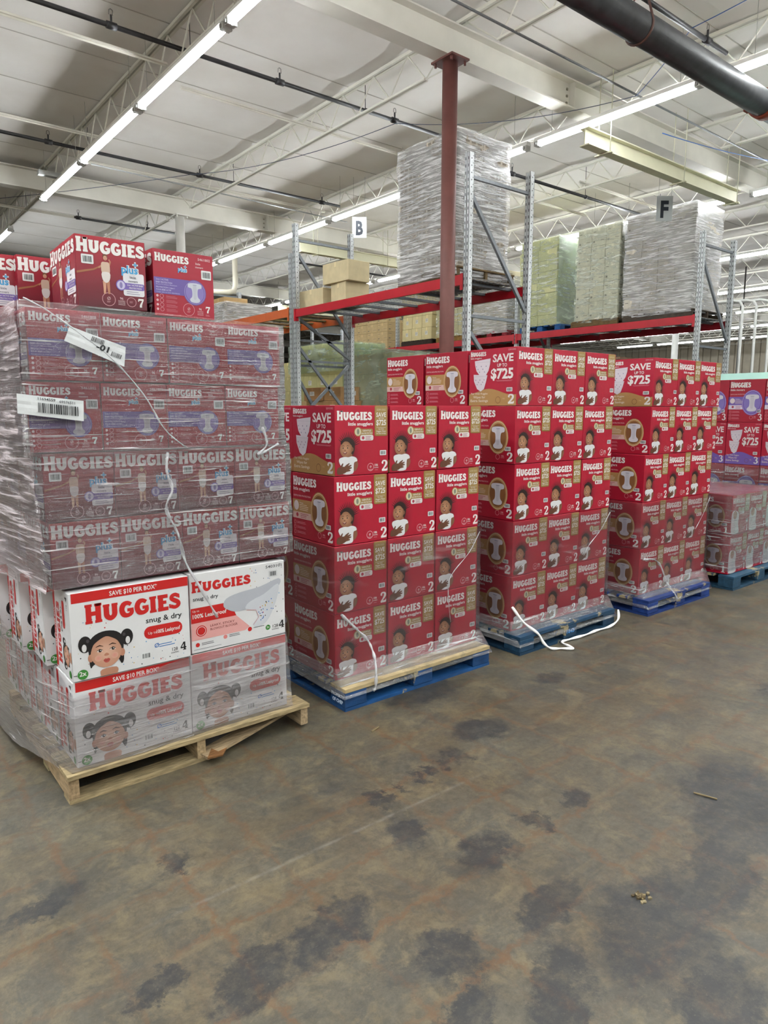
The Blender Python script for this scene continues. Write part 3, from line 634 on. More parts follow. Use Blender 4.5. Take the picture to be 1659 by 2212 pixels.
def snug_front(a,num='2',blue=False):
    c=RED if num=='2' else RED
    a.rect(.004,.004,.996,.996,c,0,lin(0xb80f30))
    snuggle_baby(a,.20,.60,a.w*.122) if num!='1' else None
    if num=='1':
        a.blob([(.02,.45),(.25,.40),(.42,.5),(.4,.75),(.45,.97),(.03,.97)],lin(0xe6e4e4),3); a.ell(.2,.5,a.w*.1,a.w*.11,lin(0xb98a6c),4)
    a.logo(.04,.075,.135,WHT,2,.64)
    a.txt('little snugglers',.70,.285,.045,WHT,2,'r',.46,.022)
    a.rrect(.46,.335,.70,.425,.008,GOLD,2); a.rrect(.46,.425,.71,.505,.010,lin(0xe6e2df),2); a.ell(.42,.375,.024,.024,lin(0xd9cfae),3); a.ring(.42,.375,.025,.004,GOLD,3.6); a.ell(.42,.375,.008,.015,lin(0x8a8f7e),4)
    a.txt('GENTLE',.585,.373,.022,WHT,3,'c',.16,.01); a.txt('SKIN PROTECTION',.585,.41,.020,WHT,3,'c',.21,.01); a.lines(.56,.445,.12,3,.02,lin(0xb0486a),3,.007); a.ell(.515,.465,.009,.009,lin(0xb83a54),3)
    a.rrect(.735,.0,.985,.445,.010,lin(0x8e7138),2); a.rrect(.745,.002,.975,.435,.008,GOLD,3)
    a.txt('SAVE',.86,.165,.062,WHT,4,'c',.19,.018); a.txt('UP TO',.86,.198,.022,WHT,4,'c',.10,.008); a.txt('$725',.86,.285,.075,WHT,4,'c',.19,.022)
    a.txt('5391502',.86,.075,.028,lin(0xd8cfae),4,'c',.17,.004)
    a.rect(.77,.32,.95,.323,WHT,4); a.txt('Pair With',.86,.352,.018,WHT,4,'c',.10); a.txt('Huggies Wipes',.86,.385,.022,WHT,4,'c',.18,.005); a.txt('for Extra Savings',.86,.415,.019,WHT,4,'c',.18,.004)
    a.barcode(.835,.655,.125,.075,3,5)
    a.digit(num,.868,.80,.165,WHT,2,.115)
    a.ring(.655,.895,.022,.0028,lin(0xf0b0b8),2); a.txt('Ø',.655,.905,.03,WHT,3,'c'); a.lines(.615,.925,.08,2,.014,lin(0xf0b0b8),3,.005)
    a.txt('186' if num=='2' else '198',.765,.885,.032,WHT,2,'c',.065,.01); a.txt('DIAPERS',.765,.915,.016,WHT,2,'c',.085,.006); a.rect(.735,.94,.795,.944,lin(0xf0b0b8),2)
def snug_side(a,num='2',pal=None,word='little snugglers'):
    tan,dk,lt=pal or (TAN,lin(0x8e5c34),lin(0xe2bcb4))
    a.rect(.004,.004,.996,.996,lin(0xb40f30),0)
    a.logo(.03,.05,.14,WHT,2,.56); a.txt(word,.03,.265,.048,WHT,2,'l',.40,.01)
    a.txt('GENTLE SKIN PROTECTION' ,.03,.36,.024,lin(0xf0c0c4),2,'l',.42,.008)
    a.rect(.004,.405,.52,.60,tan,2); a.rect(.004,.60,.50,.70,lt,2)
    a.ell(.10,.50,.026,.028,lin(0xe8d8d8),3); a.txt('Wetness',.18,.465,.02,WHT,3,'l'); a.lines(.18,.48,.24,4,.026,lin(0xf0dcc8),3,.008)
    a.ell(.12,.645,.012,.012,lin(0xb8304a),3); a.lines(.2,.62,.2,3,.026,lin(0xb8506a),3,.009)
    a.ell(.66,.545,.088*a.h/.37,.110*a.h/.37,tan,3); a.ring(.66,.545,.083*a.h/.37,.003,lin(0xe8d0b0) if pal is None else lin(0xcfc4ea),3.5,26,.104*a.h/.37); a.ell(.66,.545,.070*a.h/.37,.090*a.h/.37,dk,4)
    diaper_shape(a,.66,.545,.082*a.h/.37)
    for i in range(3): a.ring(.06,.765+i*.075,.011,.002,lin(0xf0b0b8),2,14); a.lines(.11,.75+i*.075,.24,2,.02,lin(0xe890a0),2,.007)
    a.barcode(.80,.705,.12,.072,3,6); a.digit(num,.845,.80,.16,WHT,2,.115)
    a.ring(.66,.89,.018,.0025,lin(0xf0a0ac),2); a.txt('186' if num=='2' else '198',.76,.885,.028,lin(0xf0b0b8),2,'c',.055,.01); a.txt('DIAPERS',.76,.91,.014,lin(0xf0b0b8),2,'c',.07,.004)
def snug_save(a,num='2',pal=None,word='little snugglers'):
    tan=pal or TAN
    a.rect(.004,.004,.996,.996,lin(0xbe1438),0)
    top=[(.0,.80)]+[(i/16,.735-.055*sin((i/16-.18)*2*pi*1.0)*(1 if i>2 else .7)) for i in range(17)]
    a.poly([(.004,.996),(.996,.996)]+[(max(.004,min(.996,x)),y+.02) for x,y in reversed(top[1:])],tan,1)
    a.logo(.03,.035,.085,WHT,2,.33); a.txt(word,.03,.165,.028,WHT,2,'l',.24,.006)
    a.txt('5391502',.97,.055,.026,lin(0xf4b8c0),2,'r',.15,.004)
    a.txt('SAVE',.715,.235,.125,WHT,2,'c',.42,.028); a.txt('UP TO',.70,.325,.055,WHT,2,'c',.2,.02); a.txt('$725',.70,.525,.165,WHT,2,'c',.46,.035); a.rect(.58,.56,.92,.564,lin(0xf0a8b4),2); a.rect(.6,.572,.9,.575,lin(0xf0a8b4),2)
    D=lin(0xe6dde6)
    a.poly([(.12,.20),(.46,.17),(.45,.27),(.42,.38),(.36,.47),(.24,.47),(.16,.38),(.13,.28)],D,3); a.rect(.14,.225,.45,.232,pix(D,.8),4)
    a.poly([(.10,.44),(.40,.46),(.37,.58),(.33,.70),(.26,.745),(.18,.70),(.11,.56)],pix(D,.97),4); a.rect(.12,.475,.385,.482,pix(D,.8),5)
    for i in range(7): a.ell(.16+.035*i,.30+.05*((i*7)%3),.004,.004,lin(0x9a93b0),5); a.ell(.15+.03*i,.54+.04*((i*5)%3),.004,.004,lin(0xa890a0),5)
    a.txt('Pair With Huggies',.05,.80,.034,lin(0xf2e2d0),3,'l',.36,.006); a.txt('Wipes for',.10,.865,.04,lin(0xf2e2d0),3,'l',.26,.012); a.txt('Extra Savings',.04,.93,.042,lin(0xf2e2d0),3,'l',.38,.012)
    a.barcode(.80,.685,.12,.07,3,6); a.digit(num,.83,.80,.165,WHT,2,.125); a.ring(.63,.90,.022,.0028,lin(0x7c4a2c),2); a.txt('186',.745,.89,.026,lin(0xd8b088),2,'c',.05,.01)
def plus_mark(a,x,y,hh,l=5):
    BL=lin(0x3aa3dc); 
    a.txt('plus',x,y,hh,lin(0xf0f2f4),l,'l',None,.085); a.txt('plus',x,y,hh,BL,l+1,'l',None,.03)
    V,F=text_mesh('plus',.03); wd=(max(v[0] for v in V)-min(v[0] for v in V))*hh*a.h/CAPH/a.w
    cx=x+wd*.86; cy=y-hh*1.25; t=hh*.14
    for q,c,ll in ((1.5,lin(0xf0f2f4),l),(1,BL,l+1)):
        a.rect(cx-t*1.9*q*a.h/a.w,cy-t*.55*q,cx+t*1.9*q*a.h/a.w,cy+t*.55*q,c,ll+.3); a.rect(cx-t*.55*q*a.h/a.w,cy-t*1.9*q,cx+t*.55*q*a.h/a.w,cy+t*1.9*q,c,ll+.5)
def plus_front(a):
    a.rect(.004,.004,.996,.62,lin(0xb5122c),0,lin(0x86122a)); a.rect(.004,.62,.996,.996,lin(0x86122a),0,MAR)
    a.rect(.004,.76,.996,.764,lin(0x7a1a30),1)
    # toddler holding a hand
    u=a.h; S1=lin(0xd9a184); S2=lin(0xc08062)
    a.stroke([(.0*a.w,.53*a.h,.030*u),(.12*a.w,.50*a.h,.028*u),(.24*a.w,.47*a.h,.022*u),(.33*a.w,.42*a.h,.018*u)],lin(0xa86a44),2)
    a.stroke([(.36*a.w,.40*a.h,.026*u),(.31*a.w,.44*a.h,.022*u)],S2,3); a.stroke([(.46*a.w,.40*a.h,.026*u),(.48*a.w,.34*a.h,.022*u),(.46*a.w,.31*a.h,.02*u)],S2,3)
    a.stroke([(.385*a.w,.62*a.h,.050*u),(.385*a.w,.72*a.h,.038*u),(.38*a.w,.80*a.h,.026*u)],S1,3); a.stroke([(.435*a.w,.62*a.h,.050*u),(.44*a.w,.72*a.h,.038*u),(.445*a.w,.80*a.h,.026*u)],S2,3)
    a.blob([(.35,.37),(.41,.35),(.465,.37),(.46,.52),(.36,.52)],lin(0xd9bba6),4); a.blob([(.355,.50),(.465,.50),(.46,.60),(.41,.645),(.36,.60)],lin(0xe4dcd8),5)
    a.ell(.41,.275,.034*u,.038*u,lin(0x7a4e30),4); a.ell(.41,.295,.028*u,.032*u,S1,5)
    for e in (-.012,.014): a.ell(.41+e,.288,.004*u,.004*u,lin(0x2a1a14),6)
    a.blob([(.40,.308),(.42,.308),(.41,.316)],lin(0x8c3434),6)
    a.logo(.015,.035,.205,WHT,3,.965)
    a.barcode(.075,.27,.17,.13,3,9)
    a.rrect(.655,.47,.965,.80,.008,lin(0xeceaf0),3); plus_mark(a,.635,.475,.105,5)
    a.txt('little',.80,.545,.035,lin(0x34334c),5,'c',None,.008); a.txt('movers',.80,.60,.032,lin(0x34334c),5,'c',None,.008)
    a.rrect(.62,.615,.965,.71,.006,PURP,5); a.ell(.62,.655,.020,.021,PURP,5.5); a.ell(.62,.655,.016,.017,lin(0xcfc8e8),6); a.ell(.62,.655,.006,.012,lin(0x8d80b8),6.5)
    a.txt('2-in-1 ACTIVE BABY',.83,.655,.024,WHT,6,'c',.24,.01); a.txt('PROTECTION',.83,.695,.022,WHT,6,'c',.18,.01); a.lines(.70,.735,.22,2,.03,lin(0x8f8aa8),5,.008)
    a.ring(.435,.875,.026,.0022,lin(0xd8a0a8),2); a.txt('Ø',.435,.885,.045,lin(0xe8c0c4),3,'c'); a.lines(.405,.90,.06,2,.014,lin(0xd8a0a8),3,.005)
    a.txt('96',.62,.865,.034,lin(0xe8c8cc),2,'c',None,.01); a.txt('DIAPERS',.62,.895,.018,lin(0xe8c8cc),2,'c',.10,.004); a.txt('COUCHES',.62,.92,.018,lin(0xe8c8cc),2,'c',.10,.004); a.txt('PAÑALES',.62,.945,.018,lin(0xe8c8cc),2,'c',.10,.004)
    a.ring(.765,.89,.019,.002,lin(0xd8a0a8),2); a.lines(.735,.88,.05,2,.016,lin(0xd8a0a8),2,.005); a.digit('7',.865,.83,.125,WHT,2,.09)
def plus_side(a):
    a.rect(.004,.004,.996,.996,lin(0xae1030),0)
    a.logo(.03,.055,.125,WHT,2,.55); plus_mark(a,.40,.30,.062,4)
    a.txt('5461802',.95,.095,.036,lin(0xe8c0c6),2,'r',.21,.012); a.txt('little',.74,.165,.032,lin(0xf0d0d4),2,'c',None,.006); a.txt('movers',.76,.215,.03,lin(0xf0d0d4),2,'c',None,.006)
    a.barcode(.79,.24,.17,.14,3,11)
    a.rect(.004,.42,.58,.665,lin(0x6f5aa6),2)
    for i,tx in enumerate(('2-in-1 ACTIVE','BABY PROTECTION')): a.txt(tx,.035,.465+.042*i,.024,lin(0xcfc6ea),3,'l',(.2,.26)[i],.012)
    a.txt('Secure Fit & Extra Absorbent',.035,.535,.018,lin(0xcfc6ea),3,'l',.34)
    for i,tx in enumerate(('PROTECTION 2 dans 1','POUR BÉBÉ ACTIF')): a.txt(tx,.035,.58+.038*i,.022,lin(0xcfc6ea),3,'l',(.3,.24)[i],.012)
    a.txt('Coupe sûre et extra absorbante',.035,.65,.018,lin(0xcfc6ea),3,'l',.38)
    a.ell(.67,.60,.052,.053,lin(0x6f5aa6),3); a.ring(.67,.60,.048,.002,lin(0xa79bd0),3.5); a.ell(.67,.60,.042,.044,lin(0x8d7cc0),4); diaper_shape(a,.67,.60,.046,lin(0xcfd2de))
    for i in range(4): a.ell(.05,.70+i*.067,.005,.005,lin(0xe8c0c6),2); a.ring(.12,.70+i*.067,.0085,.0015,lin(0xe0a0aa),2,12); a.lines(.19,.69+i*.067,.20,3,.016,lin(0xd07888),2,.005)
    a.ring(.56,.87,.026,.0018,lin(0xe0a0aa),2); a.txt('Ø',.56,.88,.04,lin(0xe8c0c6),2,'c'); a.lines(.53,.895,.06,2,.014,lin(0xe0a0aa),2,.005)
    a.txt('96',.755,.865,.034,lin(0xf0d0d4),2,'c',None,.01)
    for i in range(3): a.txt(('DIAPERS','COUCHES','PAÑALES')[i],.755,.895+.025*i,.017,lin(0xe8b8c0),2,'c',.10,.004)
    a.digit('7',.85,.80,.10,WHT,2,.08); a.lines(.845,.925,.08,2,.018,lin(0xe0a0aa),2,.005)
def girl(a,x,y,k,l=3):
    """toddler with two hair buns and pursed lips; k = half the face width in metres"""
    X=lambda u:x+u*k/a.w; Y=lambda v:y+v*k/a.h
    B=lambda pts:[(X(u),Y(v)) for u,v in pts]
    BK=lin(0x1d191b); S=lin(0xd8a78e); S2=lin(0xc48d72)
    a.blob(B([(-1.35,3.0),(-1.1,2.3),(-.5,1.9),(-.35,1.4),(.6,1.35),(.75,1.9),(1.5,2.25),(1.75,3.0)]),S,l)
    a.blob(B([(-.35,1.3),(.6,1.3),(.66,1.7),(.1,1.95),(-.4,1.7)]),S2,l+.3)
    for sx,cx in ((-1,-1.32),(1,1.38)):
        a.ell(X(cx),Y(-.62),k*.42,k*.56,BK,l+.5); a.ell(X(cx+.06*sx),Y(-.38),k*.15,k*.26,lin(0xd8d6d8) if False else lin(0xe9e6e6),l+.9); a.ell(X(cx-.18*sx),Y(-.82),k*.10,k*.12,lin(0x4a4448),l+.9)
    a.blob(B([(-1.12,.1),(-1.12,-.65),(-.65,-1.15),(.05,-1.30),(.75,-1.12),(1.15,-.6),(1.12,.2),(1.12,.9),(.95,1.15),(.6,.7),(-.7,.8),(-1.05,1.05)]),BK,l+1)
    for q in (-1.02,1.04): a.ell(X(q),Y(.38),k*.17,k*.27,lin(0xc48a70),l+1.4)
    a.glow(X(0),Y(.14),k*1.0,k*1.06,lin(0xe6b9a0),lin(0xcb957a),l+1.6,0,24,3)
    a.blob(B([(-1.02,.05),(-.82,-.45),(-.45,-.74),(.0,-.92),(.35,-.80),(.75,-.5),(1.02,.0),(1.0,-.65),(.6,-1.08),(.0,-1.22),(-.6,-1.08),(-1.0,-.7)]),BK,l+2.4)
    for ex in (-.42,.42):
        a.ell(X(ex),Y(.0),k*.18,k*.085,lin(0xe6d8d0),l+3); a.ell(X(ex+.02),Y(.0),k*.10,k*.09,lin(0x20140f),l+3.5); a.ell(X(ex+.05),Y(-.03),k*.03,k*.03,lin(0xffffff),l+4)
        a.stroke([(X(ex-.24)*a.w,Y(-.30)*a.h,k*.04),(X(ex)*a.w,Y(-.37)*a.h,k*.09),(X(ex+.24)*a.w,Y(-.28)*a.h,k*.03)],lin(0x4a3026),l+3)
        a.stroke([(X(ex-.2)*a.w,Y(-.03)*a.h,k*.03),(X(ex)*a.w,Y(-.12)*a.h,k*.05),(X(ex+.2)*a.w,Y(-.02)*a.h,k*.03)],lin(0x2a1a14),l+4)
        a.glow(X(ex*1.25),Y(.48),k*.24,k*.22,lin(0xe49a8c),lin(0xdfae96),l+2.2,0,14,2)
    a.blob(B([(-.16,.32),(0,.2),(.16,.32),(.1,.4),(-.1,.4)]),lin(0xc4866c),l+3)
    a.blob(B([(-.22,.68),(-.08,.58),(.0,.62),(.08,.58),(.22,.68),(.1,.86),(-.1,.86)]),lin(0xc0564e),l+3); a.blob(B([(-.18,.69),(0,.71),(.18,.69),(0,.74)]),lin(0x8a3430),l+3.6)
def confetti(a,n,seed,box):
    r=random.Random(seed)
    for i in range(n):
        x=r.uniform(box[0],box[2]); y=r.uniform(box[1],box[3]); c=r.choice((0x2f74c4,0xe0b83a,0xd8332e,0x3a3a40,0x5aa0d8,0x3a3a40)); a.ell(x,y,r.uniform(.0012,.0035),r.uniform(.0012,.0035),lin(c),1,0,6)
def dry_front(a):
    a.rect(.004,.004,.996,.996,lin(0xe9e9ea),0)
    a.rect(.02,.004,.996,.115,lin(0xd2201f),1); a.txt('SAVE $10 PER BOX*',.52,.088,.05,WHT,2,'c',.40,.02)
    a.logo(.12,.15,.22,lin(0xd2201f),2,.80); a.txt('snug & dry',.93,.485,.062,lin(0x1d1d20),2,'r',.32,.014)
    girl(a,.27,.70,a.w*.125)
    a.rrect(.59,.53,.93,.68,.026,lin(0xd2201f),2); a.txt('Up to',.625,.625,.03,WHT,3,'l'); a.txt('100% Leakproof',.70,.63,.045,WHT,3,'l',.21,.016)
    a.txt('Ø',.675,.80,.05,lin(0x2f74c4),2,'l',None,.01); a.lines(.715,.765,.16,2,.026,lin(0x5a92d0),2,.010)
    a.barcode(.555,.83,.085,.085,2,13); a.txt('128',.83,.885,.04,lin(0x1d1d20),2,'l',.05,.006); a.txt('DIAPERS',.82,.915,.018,lin(0x1d1d20),2,'l',.07); a.digit('4',.905,.80,.10,lin(0x1d1d20),2,.055)
    a.ell(.075,.93,.021,.021,lin(0x3f8f3a),7); a.txt('2x',.075,.945,.05,WHT,8,'c',None,.02); a.rect(.0,.925,.03,.932,lin(0x202020),7)
    confetti(a,34,2,(.05,.3,.5,.95)); confetti(a,20,3,(.45,.68,.95,.97))
def dry_side(a):
    a.rect(.004,.004,.996,.996,lin(0xe9e9ea),0)
    a.logo(.02,.10,.135,lin(0xd2201f),2,.60); a.txt('snug & dry',.03,.34,.045,lin(0x1d1d20),2,'l',.25,.012)
    a.poly([(.004,.43),(.28,.43),(.40,.43),(.46,.62),(.004,.62)],lin(0xd2201f),2); a.poly([(.004,.62),(.46,.62),(.60,.80),(.55,.84),(.004,.84)],lin(0xf0b0ac),2)
    a.txt('Up to',.02,.48,.026,WHT,3,'l'); a.txt('100% Leakproof',.02,.56,.05,WHT,3,'l',.34,.02)
    a.ell(.10,.73,.026,.026,lin(0xd2201f),3); a.ring(.10,.73,.021,.002,WHT,3.5); a.txt('LEAKY, STICKY',.19,.70,.028,lin(0x7a2a28),3,'l',.25,.008); a.txt('BLOWOUT BLOCKER',.19,.745,.028,lin(0x7a2a28),3,'l',.28,.008)
    D=lin(0xbfc2ca)
    a.blob([(.33,.47),(.36,.38),(.50,.33),(.72,.30),(.93,.23),(.94,.32),(.80,.40),(.62,.47),(.58,.56),(.46,.57),(.38,.53)],D,4); a.blob([(.56,.56),(.60,.48),(.76,.41),(.92,.30),(.92,.44),(.86,.64),(.78,.79),(.69,.83),(.63,.79),(.69,.70),(.66,.60)],lin(0xd6d9e0),5); a.stroke([(.57*a.w,.58*a.h,.003),(.67*a.w,.60*a.h,.003),(.70*a.w,.70*a.h,.003),(.64*a.w,.79*a.h,.003)],lin(0xd8a0a0),6)
    r=random.Random(4)
    for i in range(26):
        t=r.random(); u=r.random(); a.ell(.70+.18*t,.60+.20*(u-.5)-.16*(t-.5),.003,.003,lin(r.choice((0x3a3a44,0xd8332e,0x2f74c4,0xd8b040))),6,0,6)
    a.ell(.06,.90,.010,.010,lin(0xd2201f),2); a.lines(.10,.885,.14,2,.02,lin(0x606066),2,.007); a.ell(.34,.87,.010,.010,lin(0xe88a86),2); a.lines(.38,.855,.14,2,.02,lin(0x606066),2,.007); a.ell(.60,.84,.011,.011,lin(0xd2201f),3); a.lines(.64,.83,.14,1,.02,lin(0x606066),2,.007)
    a.ell(.80,.87,.013,.013,lin(0x3f8f3a),2); a.txt('2x',.80,.88,.03,WHT,3,'c'); a.txt('128',.855,.89,.04,lin(0x1d1d20),2,'l',.06,.006); a.txt('DIAPERS',.845,.92,.016,lin(0x1d1d20),2,'l',.08); a.digit('4',.925,.81,.10,lin(0x1d1d20),2,.06)
    a.txt('5403101',.97,.075,.036,lin(0x303034),2,'r',.18,.006); a.barcode(.82,.11,.10,.09,2,14,lin(0xdcdcde)); confetti(a,16,5,(.62,.03,.98,.34)); confetti(a,6,6,(.88,.4,.98,.75)); a.lines(.02,.955,.28,1,.02,lin(0x8a8a90),2,.006)
def dry_spine(a):
    """narrow end: the artwork runs up the side"""
    a.rect(.004,.004,.996,.996,lin(0xe6e5e8),0)
    a.rect(.0,.02,.13,.98,lin(0xd2201f),1)
    b=Art(a.g,a.O+a.U*a.w,a.V,-a.U,a.h,a.w,a.mat,a.step)      # turned a quarter
    b.txt('SAVE $10 PER BOX*',.5,.10,.075,WHT,2,'c',.5,.02)
    b.logo(.10,.18,.22,lin(0xd2201f),2,.72); b.txt('snug & dry',.80,.52,.07,lin(0x1d1d20),2,'r',.30,.014)
    b.rrect(.56,.58,.88,.72,.014,lin(0xd2201f),2); girl(b,.26,.70,b.w*.105)
    b.txt('128',.80,.90,.05,lin(0x1d1d20),2,'l'); b.digit('4',.90,.80,.11,lin(0x1d1d20),2,.05); a.ell(.88,.93,.016,.016,lin(0x3f8f3a),6)
def box_mesh(name,w,d,h,base,front=None,side=None,top=None):
    """carton with its corner at the origin: front art on -y (and +y), side art on -x (and +x)"""
    g=G(); g.cbox((0,0,0),(w,d,h),.0025,base,M_CARD,pix(base,1.25))
    if front:
        front(Art(g,(0,0,0),(1,0,0),(0,0,1),w,h)); front(Art(g,(w,d,0),(-1,0,0),(0,0,1),w,h))
    if side:
        side(Art(g,(0,d,0),(0,-1,0),(0,0,1),d,h)); side(Art(g,(w,0,0),(0,1,0),(0,0,1),d,h))
    g.box((.004,d/2-.0015,h-.0005),(w-.004,d/2+.0015,h+.0006),pix(base,.35),M_CARD)
    g.box((.0,d/2-.03,h+.0002),(w,d/2+.03,h+.0009),pix(base,1.12),M_CARD)
    return g.mesh(name)
VP3=(lin(0x7d62b8),lin(0x8d7cc8),lin(0xe6dcee))
BM={
 's2a':box_mesh('diaper_box',.358,.422,.371,RED,snug_front,snug_side),
 's2b':box_mesh('diaper_box',.358,.422,.371,RED,snug_front,snug_save),
 's1':box_mesh('diaper_box',.345,.41,.355,RED,lambda a:snug_front(a,'1'),lambda a:snug_side(a,'1')),
 'm3a':box_mesh('diaper_box',.36,.362,.444,RED,lambda a:snug_side(a,'3',VP3,'little movers'),lambda a:snug_side(a,'3',VP3,'little movers')),
 'm3b':box_mesh('diaper_box',.36,.362,.444,RED,lambda a:snug_save(a,'3',VP3[0],'little movers'),lambda a:snug_save(a,'3',VP3[0],'little movers')),
 'p7f':box_mesh('diaper_box',.270,.415,.270,lin(0x9c1230),plus_front,plus_front),
 'p7s':box_mesh('diaper_box',.270,.415,.270,lin(0xb01230),plus_side,plus_front),
 'w4f':box_mesh('diaper_box',.500,.250,.369,lin(0xdedede),dry_front,dry_spine),
 'w4s':box_mesh('diaper_box',.490,.250,.369,lin(0xdedede),dry_side,dry_spine),
}
# drop meshes' shared names later; every box is its own object
def put(kind,x,y,z,label,group,rz=0.0,name='diaper_box'):
    o=link(name,BM[kind],None,(x,y,z),rz); return tag(o,label,'diaper box',group)
TI=['bottom','second','third','fourth','fifth']
CI=['left corner','middle','right']
J=random.Random(11)
def jit(a): return J.uniform(-a,a)
def snug_stack(x0,y0,tiers,wcol,kinds,where,grp,z0=.128,xoff=None,rows_deep=3,missing=(),dy=.427):
    for t in range(tiers):
        ox=(xoff or {}).get(t,0)
        for c in range(3):
            for r in range(rows_deep):
                if c>0 and r>0: continue
                k=kinds(t,c,r)
                art='savings-offer' if k=='s2b' else 'nappy-picture'
                if r==0 and c==0: lab='red diaper box, front corner of the %s tier, %s side, %s'%(TI[t],art,where)
                elif r==0: lab='red diaper box, %s of the front row, %s tier, %s'%(CI[c],TI[t],where)
                else: lab='red diaper box, %s behind the corner box, %s tier, %s'%(ORD[r-1],TI[t],where)
                put(k,x0+ox+c*wcol+jit(.003),y0+r*dy+jit(.004),z0+t*.3745,lab,grp,jit(.006) if t>1 else 0)

# ------------------------------------------------------------------ pallets
def blue_pallet(x,y,label,col=0x1d4f8f,text=None,tx=None,w=1.12,d=1.2):
    t=thing('blue_pallet',label,'pallet',(x,y,0),0,'blue pallets along the row')
    c=lin(col); rr=random.Random(int(x*100))
    def cc(): f=rr.uniform(.75,1.1); return pix(c,f)
    for bx in (0,w/2-.072,w-.145):
        g=G(); g.box((bx,.0,0),(bx+.145,d,.018),cc(),M_BLUE); g.build('bottom_board',t)
        for k,by in enumerate((0,d/2-.07,d-.14)):
            g=G(); g.cbox((bx,by+.001,.018),(bx+.145,by+.14,.102),.004,cc(),M_BLUE); o=g.build('block',t)
            if text and bx==0 and by==0:
                a=Art(g2:=G(),(bx-.0005,by+.139,.018),(0,-1,0),(0,0,1),.138,.084,M_PLAST)
                a.txt('PROPERTY',.5,.42,.20,lin(0xb8c8dc),1,'c',.86,.03); a.txt('OF CHEP',.5,.80,.22,lin(0xb8c8dc),1,'c',.70,.03); g2.build('stencil',o)
            if tx and k==0 and abs(bx-(w/2-.072))<.01:
                a=Art(g2:=G(),(bx,by,.018),(1,0,0),(0,0,1),.145,.084,M_PLAST); a.txt(tx,.5,.62,.3,lin(0x3f8fd8),1,'c',.6,.03); g2.build('stencil',o)
    for by in (0,d-.12): 
        for xa,xb in ((.145,w/2-.072),(w/2+.073,w-.145)): g=G(); g.box((xa,by,0),(xb,by+.10,.018),cc(),M_BLUE); g.build('bottom_board',t)
    n=7
    for i in range(n):
        by=(d-.10)*i/(n-1); wd_=.14 if i in (0,n-1) else .10
        g=G(); g.box((0,min(by,d-wd_),.104),(w,min(by,d-wd_)+wd_,.124),(lin(0xb9a57c) if text and i==0 else cc()),M_BLUE); g.build('deck_board',t)
    return t
blue_pallet(2.04,2.87,'blue pallet with white stencil on its corner block, next to the wood pallet',0x164a80,text=True,w=1.12)
blue_pallet(3.43,2.85,'dark teal blue pallet with white cord trailing on the floor',0x1a4260,tx='1843',w=1.08)
blue_pallet(4.89,2.80,'bright blue pallet under the fourth stack along the row',0x183a80,w=.98)
blue_pallet(6.20,2.75,'worn blue pallet under the low wrapped stack',0x254c66,w=1.12)
blue_pallet(7.55,2.72,'blue pallet under the purple panel boxes',0x254c66,w=1.12)

def wood_pallet(x,y,z,w,d,label,c=0xb39b70,broken=False,grp=None,flip=False):
    t=thing('wood_pallet',label,'pallet',(x,y,z),0,grp); rr=random.Random(int(x*31+y*7))
    def cc(): f=rr.uniform(.8,1.15); return tuple(q*f*rr.uniform(.95,1.05) for q in lin(c))
    for i,sx in enumerate((0,w/2-.02,w-.04)):
        g=G(); g.prism([(0,.018),(d,.018),(d,.108),(0,.108)],sx,sx+.04,'x',cc(),M_WOODY); g.build('stringer',t)
    n=7
    for i in range(n):
        by=(d-.1)*i/(n-1); wd_=.14 if i==0 else .09
        g=G(); g.box((-.005,by-.012,.1085),(w+.005,by-.012+wd_,.126),cc(),M_WOOD); g.build('deck_board',t)
    for i in range(4):
        by=(d-.1)*i/3
        if broken and i==0:
            g=G(); g.box((0,by,0),(w*.56,by+.09,.0175),cc(),M_WOOD); g.build('bottom_board',t)
            g=G(); g.bar((w*.50,by-.005,.03),(w*.97,by+.12,.078),.085,.014,cc(),M_WOOD); g.prism([(w*.50,by-.06),(w*.56,by-.075),(w*.60,by-.02),(w*.55,by+.02)],.035,.042,'z',lin(0x8e6238),M_WOOD); o=g.build('bottom_board',t); o['label']='split bottom board pulled loose'
        else:
            g=G(); g.box((0,by,0),(w,by+.09,.0175),cc(),M_WOOD); g.build('bottom_board',t)
    return t
wood_pallet(.648,2.855,0,1.145,1.15,'bare wood pallet with a split bottom board, under the mixed load',0xc2ac82,True)

# ------------------------------------------------------------------ mixed load on the wood pallet
GR='white diaper boxes low on the wood pallet'
W='on the wood pallet'
put('w4f',.697,2.895,.128,'white box with girl picture and red banner, bottom tier left, '+W,GR)
put('w4f',1.203,2.905,.128,'white box with girl picture and red banner, bottom tier right, '+W,GR)
put('w4f',.700,2.885,.503,'white box with girl picture, second tier left, uncovered by film',GR,-.004)
put('w4s',1.212,2.90,.503,'white box showing a large diaper drawing, right of the girl box',GR,.006)
for k in range(1,5):
    put('w4f',.70-.039*k+.02*(k>3),2.895+.256*k,.503,'white box end with red spine, second tier, %s behind the corner box'%ORD[k-1],GR,-.01)
    put('w4f',.697-.005*k,2.905+.253*k,.128,'white box end under loose film, bottom tier, %s behind the corner box'%ORD[k-1],GR)
GP='maroon size 7 diaper boxes on the wood pallet'
nm=['leftmost','second from the left','third from the left','rightmost']
